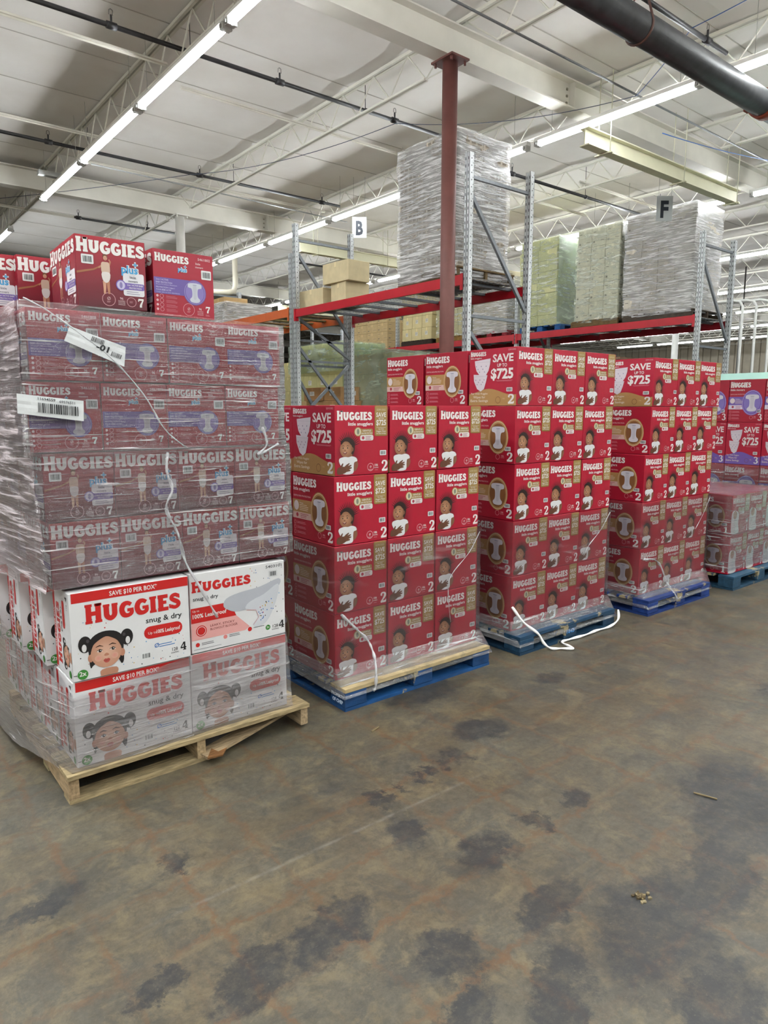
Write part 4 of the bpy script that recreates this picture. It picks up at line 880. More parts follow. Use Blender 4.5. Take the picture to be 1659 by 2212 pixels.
for t,(z,x0,k) in enumerate(((.885,.660,'p7f'),(1.159,.650,'p7f'),(1.436,.616,'p7s'),(1.713,.632,'p7s'))):
    tier=['lower toddler-picture tier','upper toddler-picture tier','lower purple-band tier','upper purple-band tier'][t]
    for c in range(4):
        sag_=-.012 if t==0 and c<2 else 0
        put(k,x0+c*.2735+jit(.002),2.93+(.0 if t<2 else .004)+jit(.003),z+(.0),'red diaper box in the %s, %s, wood pallet load'%(tier,nm[c]),GP,jit(.004))
    for r in (1,2): put(k,x0+jit(.004),2.93+r*.42,z,'red diaper box in the %s, %s behind the leftmost'%(tier,ORD[r-1]),GP)
put('p7f',.822,2.93,2.003,'maroon diaper box with toddler picture standing loose on top of the load',GP,-.03)
put('p7s',1.128,2.935,1.992,'red diaper box with purple band standing loose on top, beside the toddler box',GP,.02)
put('p7f',.715,3.42,1.992,'maroon diaper box at the far top, behind the loose toddler box',GP,.01)
put('p7f',.45,3.46,1.9925,'maroon diaper box cut off by the picture edge, behind the top boxes',GP,.0)

# ------------------------------------------------------------------ red snuggler stacks
snug_stack(2.07,3.00,4,.3705,lambda t,c,r:'s2b' if (t==3 or (r==1 and t==2)) else 's2a','stencilled pallet stack','red diaper boxes in the stack beside the wood pallet',xoff={2:.004,3:.012})
snug_stack(3.472,2.972,5,.362,lambda t,c,r:'s2b' if (t==4 and r==0) else 's2a','floor cord stack','red diaper boxes in the five-tier stack with the floor cord',xoff={3:-.006,4:0},dy=.445)
snug_stack(4.968,2.945,5,.353,lambda t,c,r:'s2b' if (t==4 and r==0) else 's2a','bright blue pallet stack','red diaper boxes on the bright blue pallet',xoff={3:.062,4:.066})
GS='red size 1 diaper boxes in the low wrapped stack'
for t in range(2):
    for c in range(3):
        for r in range(3):
            if t==0 and c>0 and r>0: continue
            put('s1',6.24+c*.352,2.83+r*.415,.128+t*.360,'red size 1 diaper box, %s tier, %s column, %s row, low wrapped stack'%(TI[t] if t==0 else 'top',CI[c],ORD[r]),GS)
GM='red and purple size 3 diaper boxes at the right edge'
for t in range(4):
    for r in range(4):
        k='m3b' if t==2 else 'm3a'
        put(k,7.60+jit(.004),2.83+r*.369,.128+t*.4475,'%s size 3 diaper box, %s tier, %s from the near end, purple panel stack'%('red savings-offer' if k=='m3b' else 'red purple-banded',TI[t],ORD[r]),GM)
        if t==3 and r==0: put('m3a',7.97,2.83,.128+t*.4475,'red purple-banded size 3 diaper box hidden behind the near one on top',GM)

# ------------------------------------------------------------------ stretch film
def film(name,label,lower,upper,mat,nu=10,nv=14,disp=.006,seed=0.0,grp=None,closed=False,freq=6.0):
    """a sheet of film between two polylines of 3D points"""
    g=G(); U=[]; 
    def dens(pl):
        out=[]
        for i in range(len(pl)-1):
            a=Vector(pl[i]); b_=Vector(pl[i+1])
            for k in range(nu): out.append(a.lerp(b_,k/nu))
        out.append(Vector(pl[-1])); return out
    lo=dens(lower); up=dens(upper); n=len(lo); V=[]
    for j in range(nv+1):
        for i in range(n):
            p=lo[i].lerp(up[i],j/nv)
            t=(lo[min(i+1,n-1)]-lo[max(i-1,0)]).normalized(); v_=(up[i]-lo[i]).normalized(); nn=v_.cross(t).normalized()
            q=Vector((p.x*freq+seed,p.y*freq,p.z*freq*3.2))
            e=noise.noise(q)*disp+noise.noise(q*2.7)*disp*.45
            V.append(p+nn*(e if True else 0))
    F=[(j*n+i,j*n+i+1,(j+1)*n+i+1,(j+1)*n+i) for j in range(nv) for i in range(n-1)]
    g.faces(V,F,(1,1,1),mat,True); o=g.build(name); tag(o,label,'stretch film',grp); return o
FILM_DENSE=film_mat('gathered_stretch_film',.06,.95,(1.0,.94,.98),(1.6,1.6,56),.75,1.0,.575,1.0,.10,.85)
FILM_PINK=film_mat('thick_stretch_film_side',.14,.55,(1.0,.88,.93),(2.0,2.0,30),.6,3.0,.50,1.0,.2,1.0)
FILM_CLEAR=film_mat('clear_stretch_film',.05,.30,(.93,.90,.93),(1.6,1.6,7),.36,5.0,.62,.5,.12,.6)
FILM_HAZE=film_mat('loose_stretch_film',.14,.50,(.94,.91,.93),(2.2,2.2,24),.6,8.0,.57,1.0,.2,.7)
FILM_ROPE=film_mat('twisted_stretch_film',.30,.3,(.92,.92,.95),(9,9,9),.6,2.0,.4,.6,.25,.7)
FILM_SILVER=film_mat('many_layers_of_film',.26,.65,(.96,.96,.97),(2.0,2.0,30),1.0,4.0,.47,1.0,.16)
FILM_GREEN=film_mat('green_stretch_film',.24,.40,(.80,.93,.80),(1.6,1.6,8),.45,6.0,.55,.8,.15)
FILM_GREENL=film_mat('pale_green_film',.16,.60,(.90,.94,.84),(2.0,2.0,12),.6,9.0,.52,.9,.15)
# mixed load: tight wrap over the four red tiers
e=.012
x0,x1,y0,y1=.640-e,1.750+e,2.925-e,4.20
film('stretch_film','crinkled clear film wound tightly round the red tiers of the wood pallet load',
 [(x0+.01,y1,.90),(x0+.01,y0,.885),(x1,y0,.905),(x1,y1,.90)],[(x0-.02,y1,1.45),(x0-.02,y0,1.45),(x1-.01,y0,1.44),(x1-.01,y1,1.44)],FILM_DENSE,26,34,.007,1)
film('stretch_film','crinkled clear film round the two purple-band tiers of the wood pallet load',
 [(x0-.03,y1,1.40),(x0-.035,y0,1.42),(x1-.03,y0,1.42),(x1-.03,y1,1.42)],[(x0-.02,y1,2.02),(x0-.02,y0,2.005),(x1-.03,y0,1.99),(x1-.03,y1,1.99)],FILM_DENSE,26,34,.007,4)
film('stretch_film','cloudy layered film down the left side of the wood pallet load',
 [(.50,4.25,.86),(.56,3.5,.87),(.638,2.912,.88)],[(.55,4.25,2.0),(.575,3.5,2.0),(.592,2.91,2.0)],FILM_PINK,24,34,.012,2,None,False,4)
film('stretch_film','loose film sheet sagging over the bottom white boxes and pallet corner',
 [(.50,4.2,.05),(.58,3.4,.06),(.665,2.86,.13),(1.2,2.875,.125),(1.72,2.88,.125)],[(.50,4.2,.86),(.55,3.45,.66),(.688,2.875,.44),(1.2,2.89,.50),(1.70,2.89,.515)],FILM_HAZE,16,20,.014,7,None,False,4)
def rope(label,pts,r=.008,mat=None,name='film_tail',seg=5,wob=.3):
    P=cr([tuple(p) for p in pts],seg); rr=[r*(1+wob*sin(i*1.7)+.25*sin(i*.9)) for i in range(len(P))]
    g=G(); g.tube(P,rr,8,(1,1,1),mat or FILM_ROPE); return tag(g.build(name),label,'film tail')
yf=2.90
rope('twisted film strand running down across the purple-band boxes',[(.62,yf,2.01),(.70,yf-.004,1.97),(.80,yf-.006,1.90),(.93,yf-.006,1.80),(1.05,yf-.006,1.66),(1.13,yf-.006,1.52),(1.22,yf-.006,1.44)],.0028)
rope('gathered knot of film hanging over the toddler picture boxes',[(1.14,yf-.004,1.42),(1.13,yf-.01,1.34),(1.15,yf-.012,1.26),(1.12,yf-.01,1.18),(1.17,yf-.006,1.06),(1.20,yf-.004,.93),(1.26,2.875,.80),(1.33,2.875,.66)],.006)
rope('bunched film at the right end of the red tiers',[(1.60,yf,1.52),(1.62,yf-.004,1.44),(1.57,yf-.006,1.39),(1.68,yf-.004,1.44)],.006)
# labels on the mixed load
def paper(label,pts,draw,name='shipping_label'):
    """flat sheet from four corners: top left, top right, bottom right, bottom left"""
    tl,tr,br,bl=[Vector(p) for p in pts]; g=G(); U=(tr-tl); V=(tl-bl); n=U.cross(V).normalized()*.0006
    N_=10
    for i in range(N_):
        for j in range(6):
            def Pt(u,v):
                p=tl.lerp(tr,u).lerp(bl.lerp(br,u),v); return p+n*(3*noise.noise(Vector((u*4,v*4,U.length)))*1.5)
            g.face([Pt(i/N_,(j+1)/6),Pt((i+1)/N_,(j+1)/6),Pt((i+1)/N_,j/6),Pt(i/N_,j/6)],lin(0xdde0e2),M_PAPER,True)
    a=Art(g,bl+n*4,U.normalized(),V.normalized(),U.length,V.length,M_PAPER); draw(a)
    return tag(g.build(name),label,'label')
def dA(a):
    a.txt('11694559',.30,.20,.13,lin(0x2a2c30),1,'l',.26,.01); a.txt('69576511',.62,.24,.13,lin(0x50545a),1,'l',.24,.01)
    r=random.Random(2); t=.30
    while t<.92: b=r.choice((.008,.013,.02)); a.rect(t,.34,t+b,.84,lin(0x16181a),1); t+=b+r.choice((.008,.012,.018))
paper('white barcode label on the lower purple-band tier, leftmost box',[(.575,2.902,1.660),(.812,2.902,1.634),(.808,2.902,1.555),(.573,2.902,1.586)],dA)
def dB(a):
    a.txt('-01',.52,.78,.36,lin(0x202226),1,'l',.22,.03)
    r=random.Random(5); t=.40
    while t<.62: b=r.choice((.007,.012)); a.rect(t,.10,t+b,.42,lin(0x16181a),1); t+=b+.012
    t=.80
    while t<.97: b=r.choice((.007,.012)); a.rect(t,.60,t+b,.90,lin(0x16181a),1); t+=b+.012
paper('torn crumpled white label caught in film on the upper purple-band tier',[(.775,2.893,1.918),(.985,2.893,1.850),(.975,2.893,1.772),(.752,2.893,1.862)],dB)
# other stacks
def wrap_stack(x0,x1,y0,y1,zt,px0,px1,py0,zb,where,mat,seed,disp=.006,zm=.20):
    """film round the lower tiers that flares out over the pallet"""
    film('stretch_film','clear film round the lower tiers of the %s'%where,[(x0-.010,y1,zm),(x0-.010,y0-.010,zm),(x1+.010,y0-.010,zm),(x1+.010,y1,zm)],[(x0-.009,y1,zt),(x0-.009,y0-.008,zt),(x1+.009,y0-.008,zt-.005),(x1+.009,y1,zt)],mat,16,18,disp,seed)
    film('stretch_film','shiny film skirt stretched over the pallet edge of the %s'%where,[(px0-.012,y1,zb),(px0-.012,py0-.012,zb-.01),(px1+.012,py0-.012,zb),(px1+.012,y1,zb)],[(x0-.012,y1,zm),(x0-.012,y0-.012,zm),(x1+.012,y0-.012,zm),(x1+.012,y1,zm)],FILM_SKIRT,16,9,.005,seed+3)
FILM_SKIRT=film_mat('tight_film_skirt',.13,.55,(.92,.93,.96),(1.4,1.4,34),.8,7.0,.56,1.0,.1,.7)
wrap_stack(2.07,3.18,3.0,4.2,.872,2.04,3.16,2.87,.085,'stack beside the wood pallet',FILM_CLEAR,1)
wrap_stack(3.472,4.56,2.972,4.2,.872,3.43,4.51,2.85,.07,'five-tier stack with floor cord',FILM_CLEAR,2)
wrap_stack(4.968,6.03,2.945,4.2,.872,4.89,5.87,2.80,.07,'stack on the bright blue pallet',FILM_CLEAR,3)
film('stretch_film','crinkled film tightly round the low size 1 stack',[(6.228,4.2,.16),(6.228,2.818,.16),(7.30,2.818,.16),(7.30,4.2,.16)],[(6.228,4.2,.85),(6.228,2.818,.85),(7.30,2.818,.85),(7.30,4.2,.85)],FILM_DENSE,16,18,.006,6)
film('stretch_film','film sheet laid over the top of the low size 1 stack',[(6.228,2.818,.852),(7.30,2.818,.852)],[(6.228,4.1,.853),(7.30,4.1,.853)],FILM_HAZE,24,18,.004,6)
film('stretch_film','film round the lower tiers of the purple panel stack',[(7.585,4.4,.14),(7.585,2.82,.14),(8.3,2.82,.14)],[(7.585,4.4,1.02),(7.585,2.82,1.02),(8.3,2.82,1.02)],FILM_DENSE,16,18,.006,6)
rope('film strand hanging down the front of the stack beside the wood pallet',[(2.10,2.985,.50),(2.2,2.98,.40),(2.26,2.96,.33),(2.27,2.92,.26),(2.24,2.86,.20),(2.23,2.85,.10),(2.215,2.85,.085)],.007)
rope('film crease pulled diagonally from the third tier, beside the wood pallet',[(3.17,2.985,.84),(3.08,2.984,.72),(2.93,2.984,.60),(2.90,2.984,.50),(2.92,2.98,.30)],.0022)
rope('diagonal film crease on the five-tier stack',[(4.55,2.957,.84),(4.44,2.956,.72),(4.30,2.956,.62),(4.24,2.956,.55)],.0022)
rope('diagonal film crease on the bright blue pallet stack',[(6.03,2.93,.84),(5.92,2.928,.70),(5.80,2.928,.58)],.0022)
rope('film strand bunched down the front of the bright blue pallet stack',[(5.0,2.93,.42),(5.15,2.92,.40),(5.24,2.91,.33),(5.26,2.86,.2),(5.28,2.80,.12),(5.30,2.78,.06)],.007)
M_CORD=col_mat('white_cord',.6,0,.1,30)
P=cr([(3.47,2.96,.30),(3.52,2.90,.20),(3.60,2.84,.12),(3.64,2.82,.05),(3.68,2.79,.015),(3.74,2.75,.012),(3.80,2.70,.012),(3.82,2.76,.012),(3.85,2.83,.012),(3.95,2.83,.012),(4.1,2.82,.012),(4.25,2.83,.012),(4.40,2.82,.014),(4.50,2.815,.05),(4.52,2.83,.12)],6)
g=G(); g.tube(P,[.008*(1+.3*sin(i*.8)) for i in range(len(P))],8,lin(0xe6e4e2),M_CORD); tag(g.build('white_cord'),'white twisted wrap cord trailing on the floor at the five-tier stack','cord')

# ------------------------------------------------------------------ storage racks
GV=lin(0xd8dcde)
def post(t,x,y,z1,face=1):
    """open channel post with dark patches standing in for shaded slots on the aisle face and holes on the end face"""
    g=G(); w=.076; d=.072; th=.004
    prof=[(-w/2,-d/2),(-w/2,d/2),(w/2,d/2),(w/2,-d/2)]
    g.box((x-d/2,y-w/2,0),(x-d/2+th,y-w/2+.030,z1),GV,M_GALV); g.box((x-d/2,y+w/2-.030,0),(x-d/2+th,y+w/2,z1),GV,M_GALV); g.box((x-d/2+.012,y-.012,0),(x-d/2+.016,y+.012,z1),GV,M_GALV)
    g.box((x-d/2,y-w/2,0),(x+d/2,y-w/2+th,z1),GV,M_GALV); g.box((x-d/2,y+w/2-th,0),(x+d/2,y+w/2,z1),GV,M_GALV)
    g.box((x+d/2-th,y-w/2,0),(x+d/2,y-w/2+.02,z1),GV,M_GALV); g.box((x+d/2-th,y+w/2-.02,0),(x+d/2,y+w/2,z1),GV,M_GALV)
    K=lin(0x1c1c20); z=.1  # near-black patches laid on the steel imitate the shade inside open slots
    while z<z1-.05:
        for s in (-.021,.021): g.box((x-d/2-.0008,y+s-.005,z),(x-d/2+.0002,y+s+.005,z+.032),K,M_PLAST)
        g.box((x-.006,y-w/2-.0008,z+.01),(x+.006,y-w/2+.0002,z+.024),K,M_PLAST); g.box((x+.018,y-w/2-.0008,z+.04),(x+.026,y-w/2+.0002,z+.05),K,M_PLAST)
        z+=.0508*1.5
    g.build('post',t)
def frame(t,x,y,D,z1,struts,diags):
    post(t,x+.036,y,z1); post(t,x+D-.036,y,z1)
    for z in struts:
        g=G(); g.bar((x+.06,y,z),(x+D-.06,y,z),.034,.034,lin(0x7d8288),M_GALV); g.build('strut',t)
    for za,zb in diags:
        g=G(); g.bar((x+.06,y,za),(x+D-.06,y,zb),.034,.045,lin(0x84898f),M_GALV); g.build('brace',t)
def beam(t,x,y0,y1,zt,h,col,lab=None):
    g=G(); g.box((x,y0,zt-h),(x+.045,y1,zt-.03),col,M_PAINT); g.box((x,y0,zt-.03),(x+.03,y1,zt),col,M_PAINT)
    for y in (y0,y1-.004): g.box((x-.006,y-.0,zt-h-.06),(x+.05,y+.004,zt+.01),col,M_PAINT)
    for y,s in ((y0-.012,0),(y1,0)): g.box((x-.008,y,zt-h-.06),(x-.001,y+.012+.03,zt+.01),col,M_PAINT)
    o=g.build('beam',t)
    if lab: o['label']=lab
def deck(t,x0,x1,y0,y1,z):
    g=G(); c=lin(0x9fa3a8); y=y0+.02; k=0
    while y<y1: g.box((x0,y-.002,z),(x1,y+.002,z+.005),c,M_GALV); g.box((x0-.004,y-.002,z-.03),(x0,y+.002,z+.005),c,M_GALV); y+=.062
    x=x0
    while x<=x1+.01: g.box((x-.002,y0,z-.004),(x+.002,y1,z),c,M_GALV); x+=.115
    g.build('wire_deck',t)
    n=max(3,int((y1-y0)/.42))
    for i in range(n):
        y=y0+(y1-y0)*(i+.5)/n; g=G(); g.box((x0,y-.028,z-.036),(x1,y+.028,z-.006),lin(0x6d7278),M_GALV); g.build('deck_support',t)
RB=lin(0xc41428); OR=lin(0xd9682e)
# rack nearer the viewer
t1=thing('pallet_rack','galvanised pallet rack with red beams and an orange beam bay, behind the red column','rack')
X=5.90; D=1.12
frame(t1,X,5.86,D,4.45,(4.20,2.68,.35,1.4),((4.03,2.80),(2.52,1.5),(1.35,.5)))
frame(t1,X,9.57,D,4.42,(4.18,2.68,2.36,.35),((4.0,2.76),(3.02,2.42),(2.58,1.45),(1.45,2.35)))
frame(t1,X,9.70,D,4.0,(2.3,.35),((2.2,.6),))
frame(t1,X,13.5,D,4.0,(3.9,2.3,.35),((3.8,2.5),(2.2,.6)))
beam(t1,X-.01,5.90,9.53,3.14,.115,RB,'red front beam'); beam(t1,X+D-.035,5.90,9.53,3.12,.115,RB,'red rear beam'); deck(t1,X+.03,X+D-.03,5.92,9.5,3.125)
beam(t1,X-.01,9.74,13.46,3.18,.13,OR,'orange front beam'); beam(t1,X+D-.035,9.74,13.46,3.16,.13,OR,'orange rear beam')
for i in range(9):
    y=9.9+i*.4; g=G(); g.box((X+.04,y,3.11),(X+D-.04,y+.14,3.13),tuple(q*random.uniform(.8,1.1) for q in lin(0xc0a474)),M_WOOD); g.build('deck_plank',t1)
# rack farther on
t2=thing('pallet_rack','galvanised pallet rack with red beams across the aisle, under the F sign','rack')
X2=11.2; D2=1.12
for i,y in enumerate((5.86,9.66,13.46,17.3)):
    frame(t2,X2,y,D2,4.42 if i==0 else 3.95,(4.22,2.63,.35) if i==0 else (3.8,2.6,.35),((4.03,2.75),(2.5,1.2)))
for a,b_ in ((5.90,9.62),(9.70,13.42),(13.5,17.26)):
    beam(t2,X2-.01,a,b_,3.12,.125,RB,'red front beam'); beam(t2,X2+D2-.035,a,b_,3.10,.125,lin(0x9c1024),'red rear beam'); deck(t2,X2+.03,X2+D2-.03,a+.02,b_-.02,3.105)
beam(t2,X2-.01,5.90,9.62,2.22,.11,lin(0x6a6058)); deck(t2,X2+.03,X2+D2-.03,5.92,9.6,2.20)

# signs over the aisles
def sign(ch,x,y,z,w,h,label,ry):
    t=thing('aisle_sign',label,'sign',(x,y,z),ry)
    g=G(); g.box((-w/2,-.003,-h/2),(w/2,.003,h/2),lin(0xbfc3c4),M_PAPER)
    a=Art(g,(-w/2,-.0035,-h/2),(1,0,0),(0,0,1),w,h,M_PAPER); a.txt(ch,.5,.84,.62,lin(0x1c2430),1,'c',.50,.04); g.build('board',t)
    for s in (-.4,.4): g=G(); g.tube([(w*s,0,h/2),(w*s,0,5.73-z)],.002,5,lin(0x70706c),M_PLAST); g.build('string',t)
sign('B',7.9,10.55,4.86,.26,.36,'white hanging board with a black letter B',-pi/2+AZ)
sign('F',10.2,5.95,4.60,.24,.36,'grey hanging board with a black letter F',-pi/2+AZ)

# ------------------------------------------------------------------ cartons on the racks
def carton_mesh(name,w,d,h,c,marks=None,tape=True,dents=0):
    g=G(); g.cbox((0,0,0),(w,d,h),.004,c,M_KRAFT,pix(c,1.12))
    if tape:
        tc=pix(c,1.25); g.box((w*.0,d/2-.025,h),(w,d/2+.025,h+.0006),tc,M_KRAFT)
        g.box((-.0006,d/2-.025,h-.07),(.0,d/2+.025,h),tc,M_KRAFT)
    for F_ in ((Art(g,(0,d,0),(0,-1,0),(0,0,1),d,h,M_KRAFT)),(Art(g,(0,0,0),(1,0,0),(0,0,1),w,h,M_KRAFT))):
        if marks=='label': F_.rect(.35,.3,.62,.62,lin(0xe2e0da),1); F_.lines(.38,.36,.2,3,.07,lin(0x55524c),2,.02)
        if marks=='rows':
            for j in range(3):
                for i in range(4): F_.rect(.06+i*.235,.12+j*.3,.22+i*.235,.26+j*.3,lin(0x8d8478),1); F_.rect(.06+i*.235,.29+j*.3,.16+i*.235,.32+j*.3,lin(0x9b9286),1)
        if marks=='text': F_.rect(.1,.2,.3,.24,lin(0x7a7468),1); F_.rect(.1,.70,.22,.80,lin(0x7a7468),1); F_.rect(.62,.7,.9,.73,lin(0x7a7468),1)
    return g.mesh(name)
_cm={}
def carton(w,d,h,c,marks,x,y,z,label,grp,rz=0):
    k=(round(w,3),round(d,3),round(h,3),c,marks)
    if k not in _cm: _cm[k]=carton_mesh('carton',w,d,h,lin(c),marks)
    return tag(link('carton',_cm[k],None,(x,y,z),rz),label,'carton',grp)
LV=['bottom','second','third','fourth','fifth','sixth','seventh','eighth','ninth','tenth']
def load(x,y,z,W_,D_,tiers,nx,ny,h,c,marks,where,grp,jx=.006,alt=False):
    """shell of cartons: the aisle face and the near end face; W_ along x, D_ along y"""
    w=W_/nx; d=D_/ny
    for t in range(tiers):
        ox=J.uniform(-jx,jx); oy=J.uniform(-jx,jx)
        for i in range(nx):
            for j in range(ny):
                if i>0 and j>0: continue
                if i==0 and j==0: who='corner one'
                elif i==0: who='%s along the aisle face'%ORD[j-1]
                else: who='%s along the end face'%ORD[i-1]
                carton(w-.006,d-.006,h-.004,c,marks,x+i*w+ox,y+j*d+oy,z+t*h,'carton, %s layer, %s, %s'%(LV[t],who,where),grp)
ZR=3.135
def rackpallet(x,y,z,w,d,label,c=0x8e7350): return wood_pallet(x,y,z,w,d,label,c,False,'pallets on the racks')
def wrapload(x0,x1,y0,y1,z0,z1,mat,label,seed,disp=.025,nu=16,nv=26,top=True):
    e=.015
    film('stretch_film',label,[(x0-e,y1+e,z0),(x0-e,y0-e,z0),(x1+e,y0-e,z0)],[(x0-e,y1+e,z1),(x0-e,y0-e,z1+.01),(x1+e,y0-e,z1)],mat,nu,nv,disp,seed,'film round loads on the racks',False,3)
# silver load on the near rack
rackpallet(5.93,6.02,ZR,.98,1.08,'worn wood pallet under the tall silver-wrapped load')
load(5.93,6.05,ZR+.128,.86,1.03,8,2,3,.187,0xc2b9ab,'rows','tall silver load by red column','cartons in the tall silver-wrapped load')
wrapload(5.93,6.80,6.05,7.08,ZR+.03,4.775,FILM_SILVER,'silvery creased film round the tall load behind the red column',2,.03)
# second carton group: three loose cartons
GL='loose cartons on the red-beam rack'
carton(.42,.62,.30,0xddcda6,None,6.10,9.08,ZR,'plain tan carton lying at the left of the three loose ones',GL,.06)
carton(.42,.40,.32,0xddcda6,None,6.12,8.52,ZR,'plain tan carton standing under the topmost loose one',GL,-.05)
carton(.40,.62,.29,0xddcda6,None,6.10,8.42,ZR+.321,'plain tan carton balanced on top of another, on the red-beam rack',GL,.04)
# load on the orange bay
load(5.98,12.1,3.185,.95,1.2,2,2,3,.19,0xc9c0ae,None,'low wrapped load on the orange beams','cartons on the orange beams')
wrapload(5.98,6.93,12.1,13.3,3.185,3.57,FILM_SILVER,'cloudy film round the low load on the orange beams',5,.02,8,8)
carton(.5,.5,.16,0xc9a878,None,6.2,12.6,3.575,'brown carton on top of the load on the orange beams','cartons on the orange beams')
# far rack, first bay: silver-white, pale, green
rackpallet(11.26,5.98,ZR-.02,1.05,1.28,'dark wood pallet under the white load at the rack end',0x6f6152)
load(11.27,6.02,ZR+.108,.90,1.24,6,2,4,.275,0xd6cfc0,'text','white-wrapped load at rack end','cartons in the white-wrapped load')
wrapload(11.27,12.17,6.02,7.26,ZR+.06,4.92,FILM_SILVER,'bright creased film round the tallest load under the F sign',3,.03)
rackpallet(11.26,7.36,ZR-.02,1.05,1.0,'wood pallet under the pale load',0xa08054)
load(11.27,7.38,ZR+.108,.90,.90,5,2,3,.325,0xe4e0d0,'text','pale load beside the white one','cartons in the pale load')
wrapload(11.27,12.17,7.38,8.28,ZR+.06,4.88,FILM_GREENL,'pale greenish film round the load next to the white one',4,.02)
blue=blue_pallet(11.26,8.60,'small blue pallet on the far rack under the green-wrapped load',0x1d6ab4,w=1.05,d=1.0); blue.location.z=ZR-.02
load(11.27,8.72,ZR+.108,.80,.92,8,2,2,.205,0xd6d6a6,None,'green-wrapped load on far rack','cartons in the green-wrapped load',.02)
wrapload(11.27,12.07,8.72,9.60,ZR+.10,4.90,FILM_GREENL,'green film with shiny folds round the stepped carton load',9,.02)
film('stretch_film','deep green film on the end face of the stepped carton load',[(11.25,8.685,ZR+.1),(12.1,8.685,ZR+.1)],[(11.25,8.685,4.9),(12.1,8.685,4.9)],FILM_GREEN,16,16,.01,3,'film round loads on the racks')
# far rack, second bay
pr=blue_pallet(11.26,9.95,'red pallet on the far rack behind the near post',0xa81c2c,w=1.05,d=1.0); pr.location.z=ZR-.02; pr['group']='pallets on the racks'; pr.name='red_pallet'
load(11.27,9.97,ZR+.108,.90,.95,4,2,3,.30,0xd5cbb4,'text','load on the red pallet','cartons on the red pallet')
wrapload(11.27,12.17,9.97,10.92,ZR+.06,4.34,FILM_SILVER,'clear film round the load on the red pallet',6,.02,10,16)
rackpallet(11.26,11.05,ZR-.02,1.05,1.05,'yellowish wood pallet seen left of the red column base',0xc09a50)
load(11.27,11.08,ZR+.108,.90,1.0,4,2,3,.29,0xd8cb9e,'label','load on the yellowish pallet','cartons on the yellowish pallet')
wrapload(11.27,12.17,11.08,12.08,ZR+.10,4.28,FILM_GREENL,'glossy film round the load on the yellowish pallet',7,.02,10,16)
rackpallet(11.26,12.25,ZR-.02,1.05,1.1,'dark wood pallet at the left end of the far rack bay',0x54463a)
load(11.27,12.28,ZR+.108,.90,1.05,4,2,3,.28,0xdccd9c,'label','load on the dark pallet','cartons on the dark pallet',.02)
# far rack, third bay
load(11.27,13.9,ZR-.02,.9,1.7,4,2,4,.22,0xcdb487,'text','brown printed load, far bay','cartons in the far rack bay')
# lower shelf of the far rack
for i in range(7):
    g=G(); g.box((0,0,0),(.85,1.25,.045),tuple(q*random.uniform(.85,1.1) for q in lin(0x8a6f58)),M_KRAFT)
    tag(g.build('folded_carton',None,(11.3,7.3+.03*(i%3),2.21+.048*i)),'flattened brown carton in the flat pile under the red beam','carton','flattened cartons under the red beam')
for i in range(5):
    g=G(); g.box((0,0,0),(.35,.42,.05),lin(0xe6e6ea),M_PAPER)
    tag(g.build('paper_bundle',None,(11.27,7.05+.02*(i%2),2.21+.055*i),),'white paper bundle in the leaning pile beside the flattened cartons','paper','white paper bundles beside the flattened cartons')
g=G(); g.cbox((0,0,0),(.34,.42,.17),.003,lin(0xcfd2d0),M_CARD)
a=Art(g,(0,.42,0),(0,-1,0),(0,0,1),.42,.17); a.rect(0,.02,1,.3,lin(0x3f9a8e),1) if False else None; a.rect(.05,.15,.12,.45,lin(0x2f8c7c),1); a.txt('BLACK',.55,.62,.22,lin(0x202428),1,'l',.3,.02); a.txt('NITRILE',.55,.88,.2,lin(0x202428),1,'l',.34,.02); a.poly([(.1,.9),(.3,.6),(.45,.75),(.48,.9)],lin(0x202428),1)
a=Art(g,(0,0,0),(1,0,0),(0,0,1),.34,.17); a.rect(.05,.15,.15,.45,lin(0x2f8c7c),1); a.ell(.8,.3,.025,.025,lin(0x202428),1); a.poly([(.1,.9),(.3,.6),(.45,.75),(.48,.9)],lin(0x202428),1)
tag(g.build('glove_carton',None,(11.28,6.10,2.215)),'small white glove carton above the fourth red stack','carton')

# ------------------------------------------------------------------ goods on the floor between the racks
GF='cartons piled in the aisle behind the near rack'
load(8.0,9.75,0,1.15,1.35,7,3,4,.375,0xbfb294,None,'green film pile between the racks','cartons in the green-filmed floor pile')
film('stretch_film','pale green film draped over the tall pile between the racks',[(7.97,11.2,1.0),(7.97,9.72,1.0),(9.2,9.72,1.0)],[(7.97,11.2,2.70),(7.97,9.72,2.66),(9.2,9.72,2.66)],FILM_GREEN,20,20,.03,3,'green film over the floor piles',False,3)
film('stretch_film','green film sheet over the top of the tall pile',[(7.95,9.70,2.665),(9.2,9.70,2.665)],[(7.95,11.2,2.70),(9.2,11.2,2.70)],FILM_GREEN,16,10,.03,3,'green film over the floor piles')
load(8.6,12.1,0,1.1,2.0,9,3,4,.335,0xc6c18a,'label','tall beige pile behind the torn cartons','cartons in the tall beige floor pile')
film('stretch_film','green film hood over the tall beige pile',[(8.56,14.2,2.4),(8.56,12.05,2.42),(9.7,12.05,2.42)],[(8.56,14.2,3.03),(8.56,12.05,3.03),(9.7,12.05,3.03)],FILM_GREEN,16,12,.04,5,'green film over the floor piles',False,3)
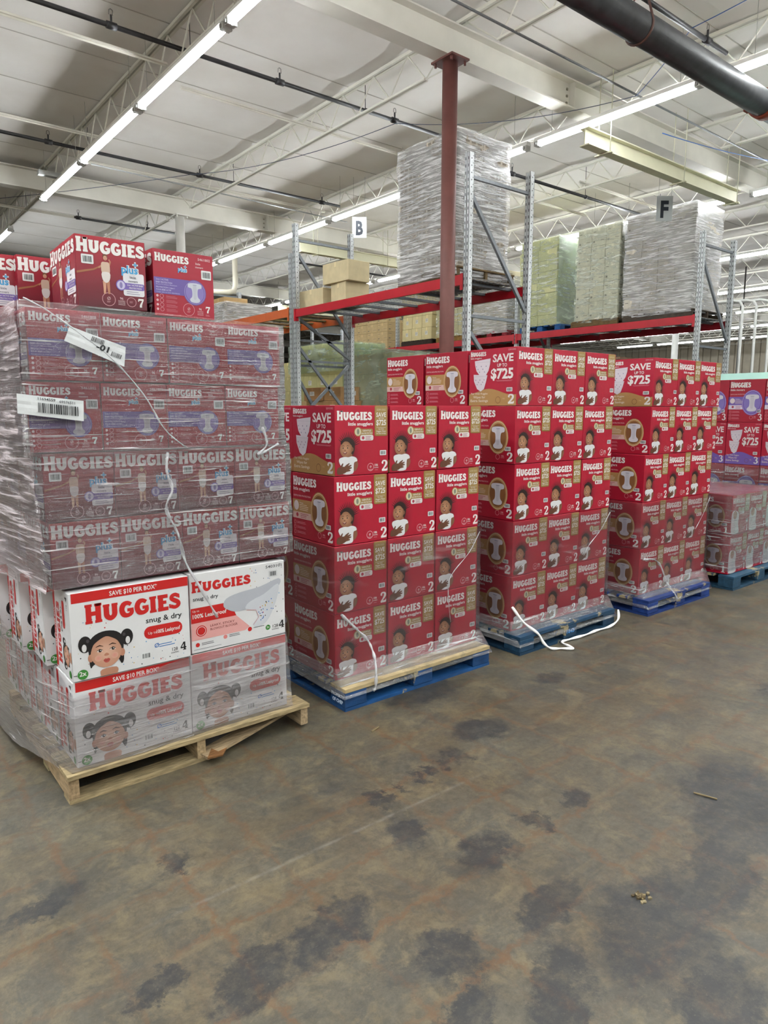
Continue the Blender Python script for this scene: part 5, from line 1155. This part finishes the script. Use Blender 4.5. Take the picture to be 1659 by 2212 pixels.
film('stretch_film','dark green film on the end face of the tall beige pile',[(8.58,12.06,1.0),(9.72,12.06,1.0)],[(8.58,12.06,3.0),(9.72,12.06,3.0)],FILM_GREEN,12,14,.02,6,'green film over the floor piles')
load(8.9,14.6,0,1.1,1.6,8,2,4,.34,0xcfc48e,None,'beige pile at far left of rack','cartons in the leftmost floor pile')
z=0
for t,(n,h) in enumerate(((3,.42),(3,.42),(3,.42),(3,.25),(3,.26),(2,.26))):
    for j in range(n):
        d=.62; lab='brown carton, %s layer, %s from the right, crushed pile behind near rack'%(LV[t],ORD[j])
        c=0xb08a60 if (t+j)%3 else 0xa97f56
        if t>=3 and j==2: c=0xc4a878
        carton(.55,d-.02,h-.006,c,'label' if t>2 else None,7.55+jit(.03),10.62+j*d+jit(.03)+(.1 if t==5 else 0),z,lab,GF,jit(.05))
    z+=h
# mint container behind the purple panel stack
g=G(); g.cbox((0,0,0),(1.2,2.4,2.02),.02,lin(0xa8d4c8),M_WHITEP); g.box((-.015,-.015,1.93),(1.215,2.415,2.05),lin(0xb4ded2),M_WHITEP)
tag(g.build('mint_container',None,(9.0,2.2,0)),'pale mint green container behind the purple panel stack','container')

# ------------------------------------------------------------------ litter on the floor
r=random.Random(5); g=G()
for i in range(26):
    a_=r.uniform(0,6.28); d_=r.uniform(0,.035); s=r.uniform(.003,.010); x=1.972+d_*cos(a_); y=1.095+d_*sin(a_)*.8
    g.prism([(x+s*cos(q+a_)*r.uniform(.6,1.2),y+s*sin(q+a_)*r.uniform(.4,1)) for q in (0,1.3,2.5,3.7,5)],.0005,.003+r.uniform(0,.007),'z',lin(r.choice((0x8a7a58,0x6a5a40,0x9a8c6c))),M_WOOD)
tag(g.build('debris',None),'small heap of wood crumbs in a dark hole in the floor','debris',kind='stuff')
def splinter(x,y,L,rot,label):
    g=G(); g.bar((0,0,.004),(L,0,.005),.006,.004,lin(0x9c8a66),M_WOOD); tag(g.build('wood_splinter',None,(x,y,0)),label,'splinter').rotation_euler=(0,0,rot)
splinter(2.01,2.60,.06,.3,'thin wood splinter on the floor in front of the white-stencilled blue pallet')
splinter(2.75,1.22,.09,1.9,'thin wood splinter on the floor far to the right')
